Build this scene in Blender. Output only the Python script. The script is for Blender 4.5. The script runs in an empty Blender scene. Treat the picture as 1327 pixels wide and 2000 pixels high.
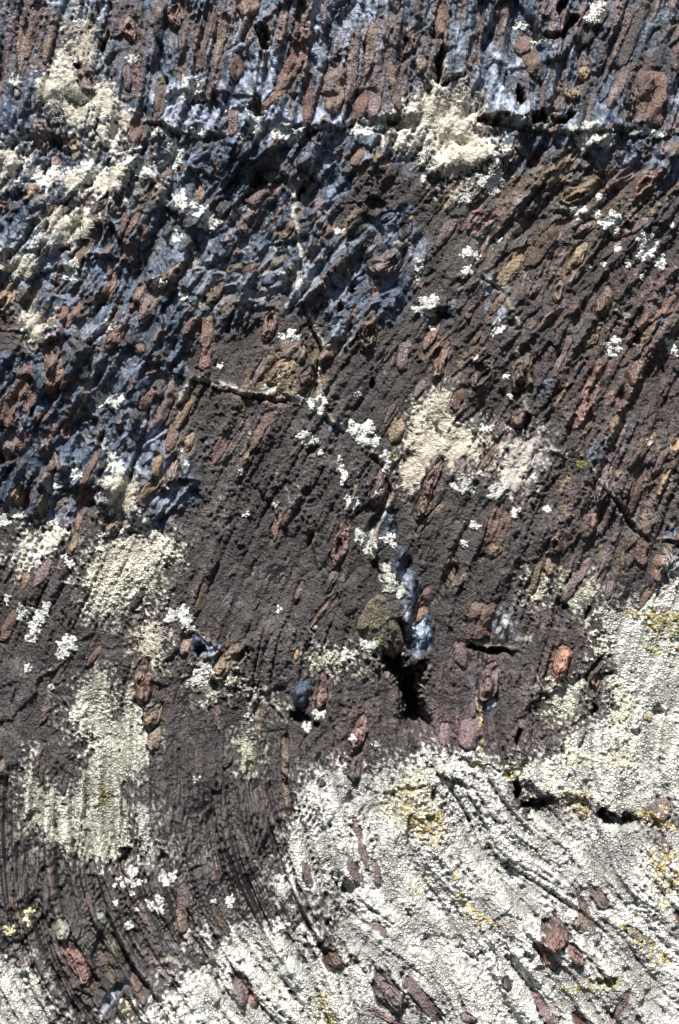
import bpy, math, random
import numpy as np

# ------------------------------------------------------------------ camera, sky, sun, exposure
S = 0.0005                       # metres per layout unit (the face in view is 1327 x 2000 units = 0.66 x 1.0 m)
CX, CY, CZ = 663.5, 1000.0, 1.25
sc = bpy.context.scene
cam_d = bpy.data.cameras.new('camera'); cam = bpy.data.objects.new('camera', cam_d)
sc.collection.objects.link(cam)
cam.location = (0, -2.0, CZ); cam.rotation_euler = (math.radians(90), 0, 0)
cam_d.lens = 72.0; cam_d.sensor_width = 36.0; cam_d.sensor_fit = 'AUTO'
cam_d.clip_start = 0.02; cam_d.clip_end = 200
sc.camera = cam

SUN_EL, SUN_AZ = 56.0, 12.0       # high sun in front of the wall, a little to the left of the camera
world = bpy.data.worlds.new('World'); sc.world = world; world.use_nodes = True
wn = world.node_tree; wn.nodes.clear()
wo = wn.nodes.new('ShaderNodeOutputWorld'); bg = wn.nodes.new('ShaderNodeBackground')
sky = wn.nodes.new('ShaderNodeTexSky'); sky.sky_type = 'NISHITA'; sky.sun_disc = False
sky.sun_elevation = math.radians(SUN_EL); sky.sun_rotation = math.radians(180 + SUN_AZ)
bg.inputs['Strength'].default_value = 0.05
wn.links.new(sky.outputs[0], bg.inputs['Color']); wn.links.new(bg.outputs[0], wo.inputs['Surface'])
sun_d = bpy.data.lights.new('sun', 'SUN'); sun = bpy.data.objects.new('sun', sun_d); sc.collection.objects.link(sun)
sun_d.energy = 5.0; sun_d.angle = math.radians(0.5); sun_d.color = (1.0, 0.95, 0.87)
from mathutils import Vector
_e, _a = math.radians(SUN_EL), math.radians(SUN_AZ)
to_sun = Vector((-math.sin(_a)*math.cos(_e), -math.cos(_a)*math.cos(_e), math.sin(_e)))
sun.rotation_euler = (-to_sun).to_track_quat('-Z', 'Y').to_euler()
sun.location = (-1, -4, 4)
sc.view_settings.view_transform = 'Standard'; sc.view_settings.look = 'None'
sc.view_settings.exposure = 0.8; sc.view_settings.gamma = 1.0; sc.view_settings.use_curve_mapping = False

# ------------------------------------------------------------------ numeric helpers
f32 = np.float32
Q = 1.9                          # raster step in layout units
MX, MY = 260, 300                # margin of the raster round the view
NX = int((1327 + 2*MX)/Q) + 1; NY = int((2000 + 2*MY)/Q) + 1
XS = (np.arange(NX)*Q - MX).astype(f32); YS = (np.arange(NY)*Q - MY).astype(f32)
GX, GY = np.meshgrid(XS, YS)
_tabs = {}
def table(seed):
    if seed not in _tabs: _tabs[seed] = np.random.RandomState(seed).rand(256, 256).astype(f32)
    return _tabs[seed]
def vnoise(x, y, seed):
    t = table(seed)
    xi = np.floor(x); yi = np.floor(y); fx = (x-xi).astype(f32); fy = (y-yi).astype(f32)
    xi = xi.astype(np.int32) & 255; yi = yi.astype(np.int32) & 255; x1 = (xi+1) & 255; y1 = (yi+1) & 255
    fx = fx*fx*(3-2*fx); fy = fy*fy*(3-2*fy)
    a = t[yi, xi]; a = a + (t[yi, x1]-a)*fx; b = t[y1, xi]; b = b + (t[y1, x1]-b)*fx
    return (a + (b-a)*fy)*2 - 1
def fbm(x, y, size, octs, seed, gain=0.5):
    o = 0; amp = 1.0; tot = 0
    for k in range(octs):
        f = (2.03**k)/size
        o = o + amp*vnoise(x*f + 17.3*k + seed, y*f + 5.1*k, seed + k); tot += amp; amp *= gain
    return o/tot
def hsh(i, j, seed):
    return table(seed)[j & 255, i & 255]
def worley(x, y, size, seed):
    x = x/size; y = y/size
    xi = np.floor(x).astype(np.int32); yi = np.floor(y).astype(np.int32)
    f1 = np.full(x.shape, 9, f32); f2 = f1.copy(); r = np.zeros(x.shape, f32)
    cx = np.zeros(x.shape, f32); cy = np.zeros(x.shape, f32)
    for dj in (-1, 0, 1):
        for di in (-1, 0, 1):
            i = xi+di; j = yi+dj
            px = i + hsh(i, j, seed); py = j + hsh(i, j, seed+1)
            d = ((px-x)**2 + (py-y)**2).astype(f32)
            m = d < f1
            f2 = np.where(m, f1, np.minimum(f2, d)); f1 = np.where(m, d, f1)
            r = np.where(m, hsh(i, j, seed+2), r); cx = np.where(m, px-x, cx); cy = np.where(m, py-y, cy)
    return np.sqrt(f1), np.sqrt(f2), r, cx, cy
def sstep(a, b, x):
    t = np.clip((x-a)/(b-a), 0, 1); return t*t*(3-2*t)
def box1(a, n, ax):
    k = 2*n+1
    p = [(0, 0), (0, 0)]; p[ax] = (n+1, n); b = np.pad(a, p, mode='edge')
    c = np.cumsum(b, axis=ax, dtype=np.float64)
    if ax == 0: return ((c[k:]-c[:-k])/k).astype(f32)
    return ((c[:, k:]-c[:, :-k])/k).astype(f32)
def blur(a, units):
    n = max(1, int(units/Q/1.6))
    for _ in range(2): a = box1(box1(a, n, 0), n, 1)
    return a
def samp(F, x, y):
    u = np.clip((x+MX)/Q, 0, NX-1.001); v = np.clip((y+MY)/Q, 0, NY-1.001)
    i = u.astype(np.int32); j = v.astype(np.int32); fu = (u-i).astype(f32); fv = (v-j).astype(f32)
    if F.ndim == 3: fu = fu[..., None]; fv = fv[..., None]
    a = F[j, i]*(1-fu) + F[j, i+1]*fu; b = F[j+1, i]*(1-fu) + F[j+1, i+1]*fu
    return a*(1-fv) + b*fv
def win(x0, x1, y0, y1):
    i0 = max(0, int((x0+MX)/Q)); i1 = min(NX, int((x1+MX)/Q)+2); j0 = max(0, int((y0+MY)/Q)); j1 = min(NY, int((y1+MY)/Q)+2)
    return slice(j0, max(j1, j0)), slice(i0, max(i1, i0))
def poly_sd(P, pad):
    """signed distance to a polygon (positive inside) in a window round it"""
    P = np.array(P, f32); w = win(P[:, 0].min()-pad, P[:, 0].max()+pad, P[:, 1].min()-pad, P[:, 1].max()+pad)
    x = GX[w]; y = GY[w]; d = np.full(x.shape, 1e9, f32); ins = np.zeros(x.shape, bool)
    for k in range(len(P)):
        ax, ay = P[k]; bx, by = P[(k+1) % len(P)]
        ex, ey = bx-ax, by-ay; t = np.clip(((x-ax)*ex + (y-ay)*ey)/(ex*ex+ey*ey+1e-6), 0, 1)
        d = np.minimum(d, (x-ax-t*ex)**2 + (y-ay-t*ey)**2)
        c = ((ay > y) != (by > y)) & (x < ex*(y-ay)/(ey if abs(ey) > 1e-6 else 1e-6) + ax); ins ^= c
    d = np.sqrt(d); return w, np.where(ins, d, -d)
def line_d(L, pad):
    """distance to a polyline, and which side (positive = above it)"""
    P = np.array(L, f32); w = win(P[:, 0].min()-pad, P[:, 0].max()+pad, P[:, 1].min()-pad, P[:, 1].max()+pad)
    x = GX[w] + WX[w]; y = GY[w] + WY[w] + 9*(worley(GX[w]+WX[w], GY[w]*.35, 30, 341)[2]-.5); d = np.full(x.shape, 1e9, f32); sd = np.zeros(x.shape, f32); tt = np.zeros(x.shape, f32)
    n = len(P)-1
    for k in range(n):
        ax, ay = P[k]; ex, ey = P[k+1]-P[k]; t = np.clip(((x-ax)*ex+(y-ay)*ey)/(ex*ex+ey*ey+1e-6), 0, 1)
        q = (x-ax-t*ex)**2 + (y-ay-t*ey)**2; m = q < d
        d = np.where(m, q, d); sd = np.where(m, np.sign((x-ax)*ey-(y-ay)*ex), sd); tt = np.where(m, (k+t)/n, tt)
    return w, np.sqrt(d), sd, tt

# ------------------------------------------------------------------ flow of the rock fabric (degrees from vertical, + leans right)
FLOW = [(0,0,12),(200,100,8),(60,100,18),(450,100,10),(700,150,12),(1000,100,5),(1250,100,18),(1300,50,20),
 (100,450,35),(300,450,25),(500,450,40),(750,400,40),(1000,400,38),(1250,450,42),(50,750,30),(300,750,28),(550,700,38),(750,600,40),
 (1050,600,35),(1280,650,35),(150,950,25),(400,900,28),(650,900,25),(900,900,30),(1200,850,27),(100,1200,25),(450,1100,28),(650,1100,25),
 (900,1050,28),(1200,1050,22),(1250,1100,20),(100,1400,15),(400,1350,18),(650,1400,5),(900,1300,10),(1150,1350,12),(1280,1350,20),
 (50,1600,5),(200,1600,0),(400,1550,-3),(560,1550,-2),(700,1600,-12),(900,1600,-25),(1200,1600,-35),(50,1780,-8),(200,1780,-15),
 (400,1720,-28),(550,1700,-20),(700,1750,-35),(900,1750,-45),(1200,1750,-45),(50,1950,-40),(200,1900,-35),(400,1900,-42),(600,1880,-40),
 (750,1900,-45),(950,1900,-45),(1100,1950,-52),(1300,1900,-55)]
hx = GX[::4, ::4]; hy = GY[::4, ::4]
num = np.zeros(hx.shape, f32); den = np.full(hx.shape, 1e-12, f32)
for fx_, fy_, a_ in FLOW:
    g = np.exp(-((hx-fx_)**2+(hy-fy_)**2)/(2*105.0**2)) + 1e-9/(1+((hx-fx_)**2+(hy-fy_)**2)/1e4); num += g*a_; den += g
TH4 = num/den
def up4(a):
    u = (np.arange(NX)/4.0).clip(0, a.shape[1]-1.001); v = (np.arange(NY)/4.0).clip(0, a.shape[0]-1.001)
    i = u.astype(int); j = v.astype(int); fu = (u-i)[None, :].astype(f32); fv = (v-j)[:, None].astype(f32)
    A = a[j][:, i]*(1-fu)+a[j][:, i+1]*fu; B = a[j+1][:, i]*(1-fu)+a[j+1][:, i+1]*fu
    return (A*(1-fv)+B*fv).astype(f32)
TH = up4(TH4) + 9*fbm(GX, GY, 130, 2, 301) + 38*fbm(GX, GY, 150, 2, 305)*np.clip((GY-1450)/150, 0, 1)*np.clip((GX-560)/120, 0, 1)
def theta(x, y): return float(samp(TH, np.array([x], f32), np.array([y], f32))[0])

def lic(noise, steps, st):
    """streaks along the flow: average the noise down each flow line (raster at step st)"""
    t = np.radians(TH[::st, ::st]); dx = np.sin(t); dy = -np.cos(t); h, w = t.shape
    jj, ii = np.mgrid[0:h, 0:w].astype(f32); acc = noise.copy(); n = 1.0
    for sg in (1, -1):
        px, py = ii.copy(), jj.copy()
        for k in range(steps):
            a = np.clip(px+0.5, 0, w-1).astype(np.int32); b = np.clip(py+0.5, 0, h-1).astype(np.int32)
            px = px + sg*dx[b, a]; py = py + sg*dy[b, a]
            a = np.clip(px+0.5, 0, w-1).astype(np.int32); b = np.clip(py+0.5, 0, h-1).astype(np.int32)
            acc += noise[b, a]*(1-k/steps); n += (1-k/steps)**1
    acc -= acc.mean(); return acc/acc.std()
def upn(a, st):
    u = (np.arange(NX)/st).clip(0, a.shape[1]-1.001); v = (np.arange(NY)/st).clip(0, a.shape[0]-1.001)
    i = u.astype(int); j = v.astype(int); fu = (u-i)[None, :].astype(f32); fv = (v-j)[:, None].astype(f32)
    A = a[j][:, i]*(1-fu)+a[j][:, i+1]*fu; B = a[j+1][:, i]*(1-fu)+a[j+1][:, i+1]*fu
    return (A*(1-fv)+B*fv).astype(f32)
rs = np.random.RandomState(5)
_n2 = rs.randn(*TH[::2, ::2].shape).astype(f32)
ST1 = upn(lic(_n2, 34, 2), 2)                                   # fine grooves
ST1 = box1(box1(ST1, 1, 0), 1, 1); ST1 /= ST1.std()
STL = upn(lic(_n2[:, ::-1].copy(), 95, 2), 2); STL = box1(box1(STL, 1, 0), 1, 1); STL /= STL.std()                # long unbroken grooves
_n4 = box1(box1(rs.randn(*TH[::3, ::3].shape).astype(f32), 1, 0), 1, 1)
ST2 = upn(lic(_n4, 20, 3), 3); ST2 /= ST2.std()                 # broad ribs

_n5 = box1(box1(rs.randn(*TH[::4, ::4].shape).astype(f32), 2, 0), 2, 1)
ST3 = upn(lic(_n5, 18, 4), 4); ST3 /= ST3.std()                # swells
WX = 13*fbm(GX, GY, 46, 3, 41, .5); WY = 13*fbm(GX, GY, 46, 3, 51, .5)    # wander of outlines
EDGE = fbm(GX, GY, 60, 5, 61, 0.62)                              # ragged outlines
SPK = fbm(GX, GY, 9, 2, 71, 0.7)                                 # specks
FN = box1(box1(rs.randn(NY, NX).astype(f32), 1, 0), 1, 1); FN /= FN.std()   # powdery specks
N1 = fbm(GX, GY, 45, 4, 81); N2 = fbm(GX, GY, 160, 4, 91); N3 = fbm(GX, GY, 14, 3, 97)

# ------------------------------------------------------------------ fields of the rock face
H = 16*fbm(GX, GY, 430, 3, 11) + 9*N2
H += 0.16*np.clip(GY-1380, 0, None) - 0.05*np.clip(GY-700, 0, 700)*0 
C = np.zeros((NY, NX, 3), f32); C[:] = (0.056, 0.046, 0.049)
G = np.ones((NY, NX), f32)                                       # 1 = grainy weathered skin, 0 = smooth broken stone
COL = {'r': (.148,.090,.079), 'm': (.150,.112,.112), 'b': (.092,.064,.048), 't': (.215,.158,.105), 'k': (.022,.023,.026), 'd': (.055,.050,.052),
       'u': (.050,.074,.120), 'g': (.26,.27,.23), 'o': (.24,.125,.088), 'p': (.160,.106,.116), 'w': (.55,.57,.58), 'l': (.32,.38,.50), 'e': (.105,.095,.075)}
def paint(w, a, col):
    a = a[..., None]; C[w] = C[w]*(1-a) + np.array(col, f32)*a

def tint(P, col, soft, rag, amt, grain=None, pat=None):
    w, d = poly_sd(P, 60)
    a = sstep(-soft, soft, d + rag*EDGE[w])
    if pat is not None: a = a*sstep(pat-0.18, pat+0.18, N1[w]*0.6+N3[w]*0.5+0.15*ST1[w])
    paint(w, a*amt, col)
    if grain is not None: G[w] = G[w]*(1-a) + grain*a
    return w, a

BLUE = COL['u']
# the broken blue-grey stone
ZT = [(-260,-300),(1590,-300),(1590,262),(1200,262),(1060,250),(940,232),(800,238),(680,247),(470,266),(330,246),(230,238),(0,280),(-260,280)]
ZU = [(-260,262),(0,262),(230,240),(400,262),(600,258),(830,245),(1327,262),(1590,262),(1590,330),(1327,345),(1260,365),(1180,330),(1050,330),(960,330),(880,340),(720,335),(670,400),(640,480),(700,410),(800,395),(822,440),(812,560),(775,630),(700,665),(650,690),(618,605),(560,600),(480,640),(385,640),(352,740),(300,830),(390,880),(380,980),(332,1025),(270,1012),(180,1000),(140,1012),(0,990),(-260,1000),(-260,700),(0,700),(70,680),(30,600),(0,580),(-260,580)]
tint(ZT, (.068, .098, .155), 10, 20, 1, 0.28); tint(ZU, BLUE, 12, 45, 1, 0.3)
for P in ([(1222,695),(1252,688),(1204,760),(1195,850),(1250,790),(1265,800),(1225,880),(1190,912),(1150,905),(1143,880),(1180,830)],
          [(780,1055),(802,1080),(815,1140),(842,1200),(852,1272),(810,1288),(785,1230),(790,1180),(770,1110)],
          [(735,1000),(770,985),(780,1040),(760,1070),(735,1040)], [(1230,990),(1265,1000),(1250,1030),(1235,1020)], [(1300,1010),(1327,1000),(1327,1050),(1300,1050)],
          [(1280,1090),(1330,1080),(1330,1120),(1270,1150),(1255,1170)], [(570,1345),(605,1330),(612,1370),(580,1385)], [(930,1330),(985,1315),(960,1400),(935,1390)],
          [(830,610),(900,575),(880,620),(830,660)], [(1060,740),(1085,725),(1060,790),(1045,790)], [(1270,600),(1310,560),(1300,620),(1280,640)],
          [(1190,300),(1240,275),(1290,270),(1230,330)], [(370,1240),(440,1255),(420,1290),(380,1280)], [(640,820),(690,825),(670,850),(640,840)], [(735,620),(700,660),(640,700),(650,640)]):
    tint(P, BLUE, 3, 9, 1, 0.12)
# pale washed film on the blue stone (mineral bloom)
FILMS = (([(330,150),(420,150),(470,190),(780,235),(700,250),(460,262),(330,240)], .75), ([(600,30),(700,20),(760,90),(700,150),(620,160)], .35),
          ([(930,60),(1100,80),(1080,180),(1000,260),(940,230),(960,150)], .6), ([(480,100),(520,110),(520,190),(490,190)], .7), ([(300,140),(345,150),(330,220),(300,200)], .7),
          ([(780,1100),(840,1200),(850,1280),(800,1285),(785,1200)], .8), ([(330,470),(460,440),(600,480),(620,620),(400,600)], .35),
          ([(930,1330),(985,1315),(960,1400),(935,1390)], .5), ([(810,410),(830,500),(700,560),(650,640),(690,420)], .25), ([(40,230),(80,220),(80,300),(20,300)], .6),
          ([(950,540),(1000,560),(1010,640),(990,700),(960,620)], .5), ([(200,880),(300,860),(380,930),(330,1010)], .35), ([(0,500),(90,380),(110,460),(40,560)], .3),
          ([(1010,390),(1040,400),(1030,440),(1000,450)], .7), ([(1000,850),(1060,850),(1040,950),(990,950)], .6), ([(1000,1180),(1020,1210),(1010,1250),(960,1240),(960,1200)], .8))
def film(k, p):
    for P, amt in FILMS: tint(P, COL['l'], 18, 25, min(.9, amt*k), 0.2, pat=p)
film(1, .08)
for P, c in (([(460,1905),(490,1935),(470,1975),(440,1950),(420,1920)], (.5,.47,.56)), ([(215,1930),(250,1900),(258,1905),(225,1945),(205,1965)], (.36,.38,.46)), ([(1035,1850),(1080,1890),(1095,1885),(1060,1870)], (.62,.64,.72)),
             ([(955,1200),(985,1195),(1015,1235),(975,1245)], (.42,.43,.48)), ([(1000,1190),(990,1240),(1045,1235),(1040,1255),(975,1250)], (.4,.39,.38))):
    tint(P, c, 3, 7, 0.95, 0.1)
film_glint = sstep(.12, .5, N2*.8 + N3*.5 + .3*N1)*sstep(.5, .25, G)*np.where(GY < 260, .62, .40); paint((slice(None), slice(None)), film_glint, COL['l'])  # scattered bloom, stronger at the top where it doubles as painted silvery glints
vn = sstep(.05, .0, np.abs(fbm(GX+WX*2, GY+WY*2, 95, 3, 311)))*sstep(.0, .4, N2+.6*N1)*(GY < 1350); paint((slice(None), slice(None)), vn*.5*np.clip(.6+SPK, 0, 1), (.44, .44, .44))
# mauve / red weathered skin
for P, c, amt in (([(820,640),(1000,560),(1150,560),(1327,560),(1327,1000),(1150,1100),(1000,1000),(820,780)], 'm', .25), ([(1120,560),(1327,520),(1327,1000),(1180,1150),(1080,1000),(1120,800)], 'r', .35),
          ([(600,1380),(780,1300),(980,1180),(1180,1180),(1180,1400),(950,1480),(700,1500),(600,1480)], 'm', .5), ([(0,1400),(560,1400),(560,1700),(640,1830),(300,1900),(0,1850)], 'd', .5),
          ([(820,1380),(960,1380),(950,1470),(830,1450)], 'p', .7), ([(0,0),(130,0),(120,170),(0,150)], 'm', .8), ([(225,0),(320,0),(310,170),(225,170)], 'm', .7), ([(330,0),(450,0),(430,140),(330,150)], 'm', .6),
          ([(630,60),(800,30),(790,230),(640,230)], 'm', .75), ([(1200,0),(1327,0),(1327,250),(1230,140)], 'd', .8), ([(960,0),(1010,0),(1010,230),(980,230)], 'd', .5)):
    tint(P, COL[c], 20, 40, amt, 1.0 if c != 'l' else None, pat=-0.12)
# ochre and rust staining
for P, c, amt in (([(480,330),(620,330),(640,480),(560,520),(470,420)], 't', .5), ([(180,340),(320,340),(330,430),(150,420)], 't', .5), ([(990,330),(1260,330),(1290,420),(1130,480),(960,640),(950,430)], 't', .55),
          ([(540,670),(640,660),(650,780),(510,790),(480,740)], 't', .75), ([(140,680),(195,690),(190,880),(160,860)], 't', .7), ([(300,460),(330,560),(300,600),(280,520)], 't', .5), ([(820,270),(990,300),(1000,560),(900,560),(820,420)], 'e', .6),
          ([(370,500),(600,480),(620,560),(420,640),(360,600)], 'e', .65), ([(1010,250),(1160,260),(1140,330),(1000,330)], 'e', .7), ([(710,1160),(780,1170),(820,1350),(720,1300),(690,1240)], 'e', .8),
          ([(0,560),(60,540),(60,640),(0,640)], 't', .5), ([(1240,900),(1327,850),(1327,1000),(1260,1000)], 't', .45), ([(380,760),(440,755),(600,780),(600,800),(430,780)], 't', .4), ([(30,40),(50,0),(45,130),(28,130)], 'o', .25)):
    tint(P, COL[c], 18, 35, amt, None, pat=-0.05)
C *= .68*(1 + 0.36*N1 + 0.22*N3 + 0.42*N2)[..., None]

dst = sstep(.12, .55, fbm(GX+2*WX, GY+2*WY, 110, 4, 351, .6))*G*.42; paint((slice(None), slice(None)), dst, (.115, .105, .108))
FILM = np.clip((C[..., 2]-.2)/.15, 0, 1)
low = sstep(1380, 1620, GY + 60*N2)
ZTM = sstep(275, 240, GY)
LL = sstep(1400, 1600, GY)*sstep(720, 600, GX)
# facets of broken stone
tq = np.radians(TH); uu = GX*np.cos(np.radians(28)) + GY*np.sin(np.radians(28)); vv = (GX*np.sin(np.radians(28)) - GY*np.cos(np.radians(28)))
for size, amp, sd in ((125, 34, 206), (78, 22, 201), (36, 11, 211)):
    f1, f2, r, dx, dy = worley((uu+WX*1.3)*1.25, (vv+WY*1.3)*0.62, size, sd)
    t1 = (r*7.13) % 1.0 - .5; t2 = (r*13.7) % 1.0 - .5
    fac = amp*((r-.5)*0.9 + dx*t1*1.5 + dy*t2*1.5) - amp*0.25*sstep(0.10, 0.0, f2-f1)
    H += box1(box1(fac, 1, 0), 1, 1)*(1-.45*ZTM)*(0.22 + 0.78*(1-sstep(.3, .8, blur(G, 14))))
    cr = (r*3.7) % 1.0
    C *= (1 + (cr-.5)*0.45*(1-G*0.5))[..., None]
# ribs and grooves along the flow
gate = np.clip(.6 + 1.6*N2 + 1.1*N1, .0, 1.7)
H += ST3*(1.5 + 4.6*low)*np.clip(.7+N2, 0, 1.5) + ST2*(2.0 + 2.4*low)*gate + np.where(ST1 < 0, ST1*1.2, ST1*0.7)*(0.8 + 1.3*low) - (5.0 - 2.6*low)*sstep(.9, 2.0, -ST1)*gate*(.35+.65*G)*(1-.8*LL) - 9.0*LL*sstep(.3, 1.5, -STL)*np.clip(.9+.6*N1, .4, 1.4) + LL*2.0*STL + LL*1.2*ST2 + ZTM*(2.2*ST2 - 4.5*sstep(.6, 1.8, -ST1))
C *= np.clip(1 + 0.10*ST2, .6, 1.5)[..., None]

def terrace(f, k):
    q = f*k; b_ = np.floor(q); return (b_ + sstep(.0, .28, q-b_))/k
Z1 = 1-sstep(.3, .8, blur(G, 14)); Z2 = sstep(820, 1000, GX)*sstep(250, 330, GY)*sstep(1200, 1000, GY)
NS = fbm(GX+WX, GY+WY, 75, 2, 321); NT = fbm(GX+WX, GY+WY, 30, 2, 323)
tf = .40*ST2 + .34*ST3 + 1.7*NS + .5*NT
H += terrace(tf, 1.35)*(6.0*np.maximum(Z1, .75*Z2)*(1-.5*ZTM) + 1.5 + 2.2*low)
H += terrace(1.5*fbm(GX+WX, GY+WY, 44, 2, 331, .5) + .25*ST2, 2.0)*(3.6*np.maximum(Z1, .6*Z2)*(1-.7*ZTM) + .8 + 1.2*low)
# ------------------------------------------------------------------ ledges and cracks
# (polyline, groove depth, groove half width, lip height above, pale rim amount)
CRACKS = [
 ([(766,1205),(786,1255),(776,1300),(796,1340),(806,1380),(818,1430)], 75, 15, 0, 0), ([(798,1300),(806,1350),(812,1415)], 75, 18, 0, 0), ([(700,1262),(740,1285),(780,1290)], 40, 9, 0, 0),
 ([(225,236),(290,241),(335,247),(400,272),(470,266),(520,263),(600,259),(680,247),(740,240),(800,238),(825,226)], 28, 6, 22, .5),
 ([(935,228),(1000,244),(1060,251),(1105,260),(1200,263),(1327,263),(1500,270)], 30, 6, 22, .3), ([(-200,300),(0,288),(60,268),(130,288),(180,280),(225,284)], 16, 5, 10, .3),
 ([(318,192),(390,187),(440,180),(500,184),(506,214)], 18, 5, 9, .2), ([(846,58),(862,95),(868,130),(866,165)], 45, 7, 4, .3), ([(868,165),(895,155),(905,150)], 20, 4, 5, .3),
 ([(1080,215),(1060,240),(1035,235)], 30, 9, 5, 0), ([(940,540),(985,570),(1003,620),(1000,690),(1024,760),(1032,850)], 17, 4, 5, .7), ([(560,340),(572,430),(585,520),(600,600),(622,680),(622,790)], 17, 4, 6, .7),
 ([(622,790),(650,830),(700,870),(745,905),(762,960),(740,1000),(722,1060),(742,1120),(752,1160)], 18, 4.5, 7, .85), ([(335,800),(385,755),(430,754),(470,772),(520,782),(600,787)], 17, 5, 9, .95),
 ([(1140,900),(1160,940),(1190,960),(1240,1030),(1262,1048),(1290,1060),(1327,1062),(1500,1075)], 26, 4, 7, .6), ([(1000,870),(1060,860),(1090,880),(1140,905)], 10, 4, 5, .9), ([(930,870),(960,905),(985,930)], 6, 3, 4, 1.0),
 ([(640,1500),(665,1516),(700,1526),(735,1545),(765,1550)], 17, 4, 6, .3), ([(815,1455),(825,1478),(850,1500),(880,1520),(918,1542)], 22, 5.5, 8, .2), ([(895,1490),(950,1487),(1000,1515),(1018,1545)], 15, 4.5, 7, .2),
 ([(1003,1505),(1010,1545),(1016,1570),(1045,1574),(1078,1565)], 38, 8, 6, .1), ([(1078,1565),(1130,1556),(1160,1582),(1200,1600),(1262,1592),(1327,1612),(1480,1640)], 26, 7, 9, .1),
 ([(330,1290),(380,1240),(430,1272),(462,1312),(540,1390),(562,1412)], 14, 4, 6, .7), ([(553,1810),(590,1836),(622,1842),(640,1830),(650,1760),(662,1695)], 22, 5, 7, .8), ([(345,1700),(370,1695),(400,1682)], 14, 3, 3, .1),
 ([(640,1400),(650,1440),(665,1480)], 9, 2.5, 2, 0), ([(920,1262),(970,1272),(1040,1262)], 34, 7, 8, .4), ([(370,1930),(400,1990),(440,2030)], 18, 6, 6, .3), ([(60,1880),(75,1940),(110,1990)], 14, 5, 5, .4),
 ([(225,1030),(260,1045),(300,1040)], 9, 3.5, 4, .4), ([(0,640),(70,655),(120,640)], 8, 3, 3, .2), ([(650,500),(690,470),(760,480),(815,470)], 13, 4, 6, .3), ([(340,610),(440,600),(560,600)], 11, 4, 5, .3),
 ([(1000,425),(1080,420),(1180,430),(1250,445)], 11, 4, 6, .3), ([(1230,420),(1260,450)], 7, 3, 3, .9), ([(1090,1180),(1125,1190),(1120,1215)], 14, 5, 5, .3), ([(690,1535),(770,1550),(840,1520)], 9, 4, 6, .4),
 ([(835,1800),(880,1830),(950,1850)], 8, 4, 4, 0), ([(1100,1905),(1150,1895),(1210,1905)], 22, 6, 8, .1), ([(860,1660),(880,1720),(900,1760),(950,1785)], 16, 5, 5, 0), ([(130,1560),(90,1575),(40,1605)], 12, 4, 5, .3),
 ([(180,1510),(200,1540),(215,1570),(230,1610)], 12, 3.5, 4, .2), ([(1250,1670),(1280,1710),(1300,1760),(1330,1790)], 14, 5, 4, .1), ([(320,1860),(380,1880),(445,1850),(560,1905)], 8, 4, 5, .4),
 ([(1180,590),(1230,620),(1260,660)], 8, 3, 4, .5), ([(170,700),(165,780),(178,860)], 10, 5, 3, .2), ([(760,90),(800,60),(850,30)], 8, 3, 4, .5), ([(440,30),(450,100),(440,170)], 9, 3, 3, .1)]
for L, dep, hw, lip, rim in CRACKS:
    w, d, sd, tt = line_d(L, 80)
    tap = sstep(0, .08, tt)*sstep(1, .92, tt); n = N1[w]
    var = np.clip(0.55 + 1.9*n + .8*N3[w], .0, 1.5)*(.25+.75*tap); d = np.maximum(0, d + hw*1.1*EDGE[w] + hw*.25*FN[w]*.4)
    dep *= .8 if dep < 40 else 1
    if dep >= 60: var = np.clip(.9+.5*n, .6, 1.2)*tap
    H[w] += -dep*var*np.exp(-(np.clip(d - hw*0.35, 0, None)/(hw*0.75))**2) + lip*np.clip(.55+1.6*N2[w]+1.0*n, 0, 1.5)*tap*np.where(sd > 0, np.exp(-d/38.0), 0)
    if rim:
        a = np.exp(-((d-hw*1.3)/4.2)**2)*(sd > 0)*np.clip(.75+1.2*EDGE[w]+.5*SPK[w], 0, 1)*tap*rim
        paint(w, np.clip(a, 0, .95), (.62, .58, .50)); G[w] *= 1-0.5*a

# ------------------------------------------------------------------ broken flakes worked into the face
def local(x, y, L, W, ang, pad=1.35):
    R = max(L, W)*pad + 6
    w = win(x-R, x+R, y-R, y+R); a = math.radians(ang)
    k_ = min(1.0, .2+W/30); dx = GX[w]-x + WX[w]*k_; dy = GY[w]-y + WY[w]*k_
    return w, (dx*math.sin(a)-dy*math.cos(a))/L, (dx*math.cos(a)+dy*math.sin(a))/W
rng = random.Random(7)
def flake(x, y, L, W, ang, col, hh, grain, tilt):
    w, u, v = local(x, y, L, W, ang, 1.15)
    if u.size == 0: return
    e = np.full(u.shape, 9, f32)
    for q in range(6):                                  # an angular outline: five or six broken edges
        t = (q + rng.uniform(-.35, .35))*math.pi/3; o = rng.uniform(.55, 1.0)
        e = np.minimum(e, o - u*math.cos(t) - v*math.sin(t))
    up = sstep(1.0, .1, u)
    H[w] += hh*sstep(0, .22, e)*np.clip(.55 - .5*u + tilt*v, .0, 1.4)*(up if hh > 0 else 1)
    a = sstep(-.05, .2, e + .22*SPK[w])*0.8
    paint(w, a, np.array(COL[col])*rng.uniform(.65, 1.25)); G[w] = G[w]*(1-a) + grain*a
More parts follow.
